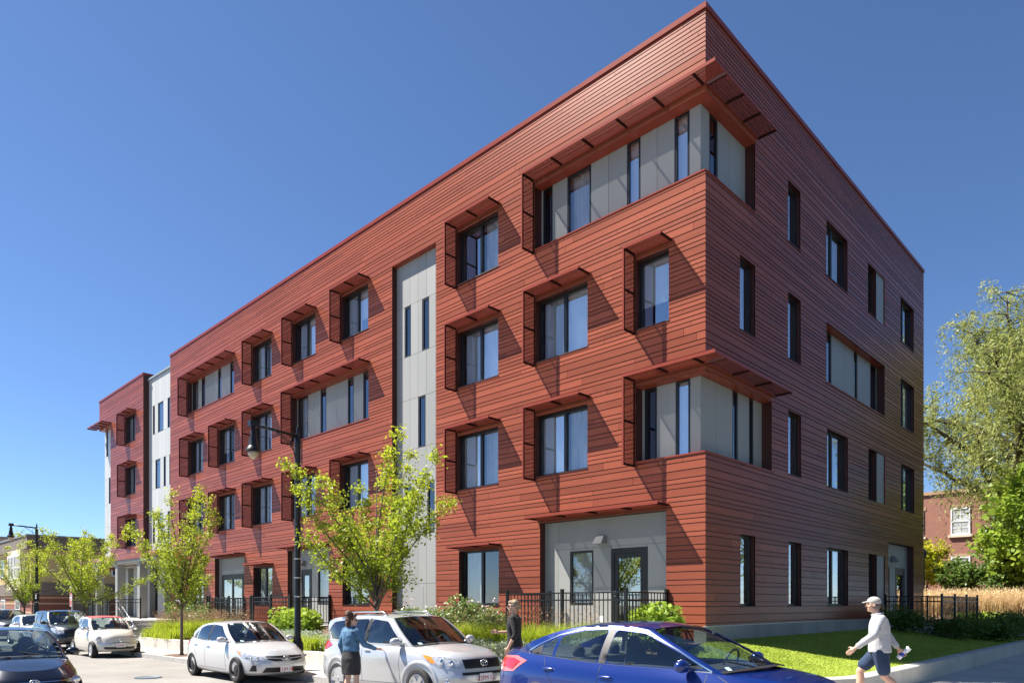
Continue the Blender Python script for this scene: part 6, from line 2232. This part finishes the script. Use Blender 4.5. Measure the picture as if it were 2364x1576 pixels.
jk += [('c', (0, -.165, 1.37), .068, (.05, -.285, 1.13), .055), ('c', (.05, -.285, 1.13), .054, (.29, -.325, 1.04), .042), ('c', (0, .165, 1.37), .068, (-.03, .255, 1.11), .055), ('c', (-.03, .255, 1.11), .054, (.04, .245, .92), .042)]
blob('jacket', jk, .011, M['denim'], W1, 4, disp=(.07, .018))
blob('skirt', [('l', [(0, 0, .555, .128, .20), (0, 0, .62, .132, .205), (-.005, 0, .74, .138, .205), (-.01, 0, .86, .14, .20), (-.005, 0, .95, .128, .178), (0, 0, 1.03, .118, .155)])], .011, M['charcoal'], W1, 3, disp=(.14, .012))
blob('hair', [('e', q(-.03, 0, .04), (.10, .088, .10)), ('e', q(-.06, 0, .13), (.072, .072, .062)), ('e', q(-.075, .03, -.05), (.05, .05, .075)), ('e', q(-.07, -.035, -.06), (.05, .045, .08)), ('e', q(.03, 0, .10), (.06, .06, .035))], .008, M['hairbrown'], W1, 2, disp=(.022, .035))
face_bits(W1, q, R, True)
t = MB(); t.box(-.05, .18, .075, .15, 0, .07); t.box(.02, .25, -.17, -.09, 0, .07); t.build('shoes', M['blackcloth'], W1, bevel=.02)

# ---- woman in black on the kerb
W2 = empty('person', (-1.36, -4.52, zs(-1.36)), rad(214), label='woman in black tunic with sunglasses standing between silver SUV and blue sedan', cat='person', group='people on the street')
hp, q, R = head_prims((.025, 0, 1.60), rad(8))
body = hp + [('c', (0, 0, 1.38), .055, (.015, 0, 1.54), .05), ('c', (0, 0, 1.27), .10, (0, 0, 1.05), .09), ('c', (0, -.06, .95), .095, (0, .06, .95), .095)]
body += leg((0, .095, .92), (.0, .10, .52), (-.02, .10, .09)) + leg((0, -.095, .92), (.03, -.10, .52), (.03, -.10, .09))
lw, rw = (.06, .27, .88), (.33, -.17, 1.13)
body += [('c', (0, .165, 1.40), .05, (-.07, .25, 1.13), .038), ('c', (-.07, .25, 1.13), .038, lw, .024), ('c', (0, -.165, 1.40), .05, (.03, -.25, 1.13), .038), ('c', (.03, -.25, 1.13), .038, rw, .024)]
body += hand(lw, (.35, .0, -1), (.2, -1, 0), -1, .5) + hand(rw, (1, .1, .1), (0, 1, -.3), 1, .8)
blob('body', body, .0075, M['skin'], W2, 5)
tn = [('l', [(-.01, 0, .78, .165, .225), (-.01, 0, .86, .155, .212), (0, 0, .97, .138, .188), (0, 0, 1.08, .122, .165), (.01, 0, 1.20, .135, .178), (.008, 0, 1.30, .132, .19), (-.005, 0, 1.385, .112, .19), (0, 0, 1.43, .085, .12), (.005, 0, 1.462, .07, .08)])]
tn += [('c', (0, .165, 1.39), .064, (-.07, .255, 1.12), .052), ('c', (-.07, .255, 1.12), .05, (-.03, .262, 1.04), .046), ('c', (0, -.165, 1.39), .064, (.03, -.255, 1.13), .052), ('c', (.03, -.255, 1.13), .05, (.12, -.235, 1.13), .044)]
blob('tunic', tn, .011, M['blackcloth'], W2, 4, disp=(.12, .014))
blob('trousers', [('c', (0, -.075, .86), .115, (0, .075, .86), .115), ('c', (0, .095, .8), .09, (0, .10, .5), .068), ('c', (0, .10, .5), .068, (-.02, .10, .14), .05), ('c', (0, -.095, .8), .09, (.03, -.10, .5), .068), ('c', (.03, -.10, .5), .068, (.03, -.10, .14), .05)], .011, M['jeans'], W2, 4)
blob('hair', [('e', q(-.028, 0, .045), (.098, .086, .096)), ('e', q(-.085, 0, -.02), (.045, .06, .06)), ('e', q(-.12, 0, .0), (.03, .03, .035)), ('e', q(.02, 0, .085), (.07, .07, .04))], .008, M['hairblond'], W2, 3, disp=(.03, .018))
face_bits(W2, q, R, True)
t = MB(); t.tube([(.06, -.05, 1.42), (.105, -.02, 1.34), (.13, 0, 1.28), (.105, .02, 1.34), (.06, .05, 1.42)], .003, 5); t.ellipsoid((.132, 0, 1.26), (.006, .01, .02), 8, 6); t.build('necklace', M['steel'], W2)
t = MB(); t.box(-.07, .17, .06, .14, 0, .07); t.box(-.02, .22, -.14, -.06, 0, .07); t.build('shoes', M['blackcloth'], W2, bevel=.02)

# ---- man walking past the lawn
W3 = empty('person', (4.17, -2.31, zs(4)), rad(204), label='man in grey cap, pale shirt and navy shorts walking past the lawn', cat='person', group='people on the street')
sc_ = .94
W3.scale = (sc_, sc_, sc_)
hp, q, R = head_prims((.09, 0, 1.635), 0, 1.03)
lw, rw = (.37, .24, .95), (-.30, -.22, .93)
body = hp + [('c', (.02, 0, 1.40), .062, (.065, 0, 1.56), .058), ('c', (.01, 0, 1.27), .11, (0, 0, 1.05), .10), ('c', (0, -.06, .96), .10, (0, .06, .96), .10)]
body += leg((0, -.10, .92), (.27, -.11, .55), (.30, -.11, .12), (.095, .062, .042)) + leg((0, .10, .92), (-.06, .11, .50), (-.34, .11, .17), (.095, .062, .042))
body += [('c', (.0, .20, 1.42), .055, (.11, .285, 1.16), .045), ('c', (.11, .285, 1.16), .045, lw, .028), ('c', (.0, -.20, 1.42), .055, (-.14, -.26, 1.16), .045), ('c', (-.14, -.26, 1.16), .045, rw, .028)]
body += hand(lw, (.75, -.05, -.65), (-.2, -1, 0), -1, .6, 1.1) + hand(rw, (-.7, 0, -.7), (.2, 1, 0), 1, 1.0, 1.1)
blob('body', body, .0075, M['skin'], W3, 5)
sh_ = [('l', [(-.005, 0, .875, .165, .215), (-.005, 0, .93, .168, .218), (0, 0, 1.05, .16, .208), (0, 0, 1.18, .155, .208), (0, 0, 1.30, .150, .222), (.0, 0, 1.39, .128, .225), (.015, 0, 1.445, .095, .14), (.03, 0, 1.49, .078, .085)])]
sh_ += [('c', (.0, .20, 1.405), .078, (.11, .29, 1.16), .064), ('c', (.11, .29, 1.16), .064, (.325, .25, .985), .05), ('c', (.0, -.20, 1.405), .078, (-.14, -.265, 1.16), .064), ('c', (-.14, -.265, 1.16), .064, (-.27, -.23, .97), .05)]
blob('shirt', sh_, .011, M['whitecloth'], W3, 4, disp=(.11, .02))
t = MB(); t.tube([(.10, .035, 1.47), (.07, .075, 1.475), (.0, .075, 1.485), (-.04, .03, 1.50), (-.04, -.03, 1.50), (0, -.075, 1.485), (.07, -.075, 1.475), (.10, -.035, 1.47)], .022, 7); t.build('collar', mat('grey collar', (.28, .29, .33), .8), W3, smooth=True)
blob('shorts', [('c', (0, -.075, .90), .135, (0, .075, .90), .135), ('c', (.0, -.10, .88), .125, (.20, -.11, .66), .105), ('c', (.0, .10, .88), .125, (-.045, .112, .60), .105)], .011, M['navycloth'], W3, 4, disp=(.1, .015))
blob('hair', [('e', q(-.03, 0, -.01), (.085, .08, .075))], .009, M['hairgrey'], W3, 3)
blob('cap', [('e', q(-.015, 0, .052), (.106, .09, .078)), ('c', q(.085, -.045, .045), .012, q(.085, .045, .045), .012), ('c', q(.14, -.03, .035), .009, q(.14, .03, .035), .009), ('c', q(.085, 0, .046), .012, q(.15, 0, .034), .009), ('c', q(.085, -.045, .045), .012, q(.14, -.03, .035), .009), ('c', q(.085, .045, .045), .012, q(.14, .03, .035), .009)], .007, M['capcloth'], W3, 4)
face_bits(W3, q, R, False)
for nm, ax, ay, az, up in (('shoe', .30, -.11, .12, 0), ('shoe', -.34, .11, .17, 1)):
    blob('shoe', [('c', (ax - .05, ay, az - .06), .05, (ax + .15, ay, az - .075 - (.03 if up else 0)), .042)], .012, M['blind'], W3, 3)
nb = empty('rolled_newspaper', (4.17, -2.31, zs(4) + .9 * .94), rad(204), label='rolled newspaper in the walking man\'s rear hand', cat='newspaper')
nb.scale = (.94, .94, .94)
t = MB(); t.tube([(-.30, -.22, -.13), (-.46, -.23, .04)], [.036, .04], 14); t.build('roll', M['blind'], nb, smooth=True, sharp=40)
t = MB(); t.tube([(-.335, -.222, -.093), (-.375, -.2247, -.05)], [.0385, .0395], 14, caps=False); t.build('printed_band', mat('blue print', (.03, .06, .4), .5), nb, smooth=True)
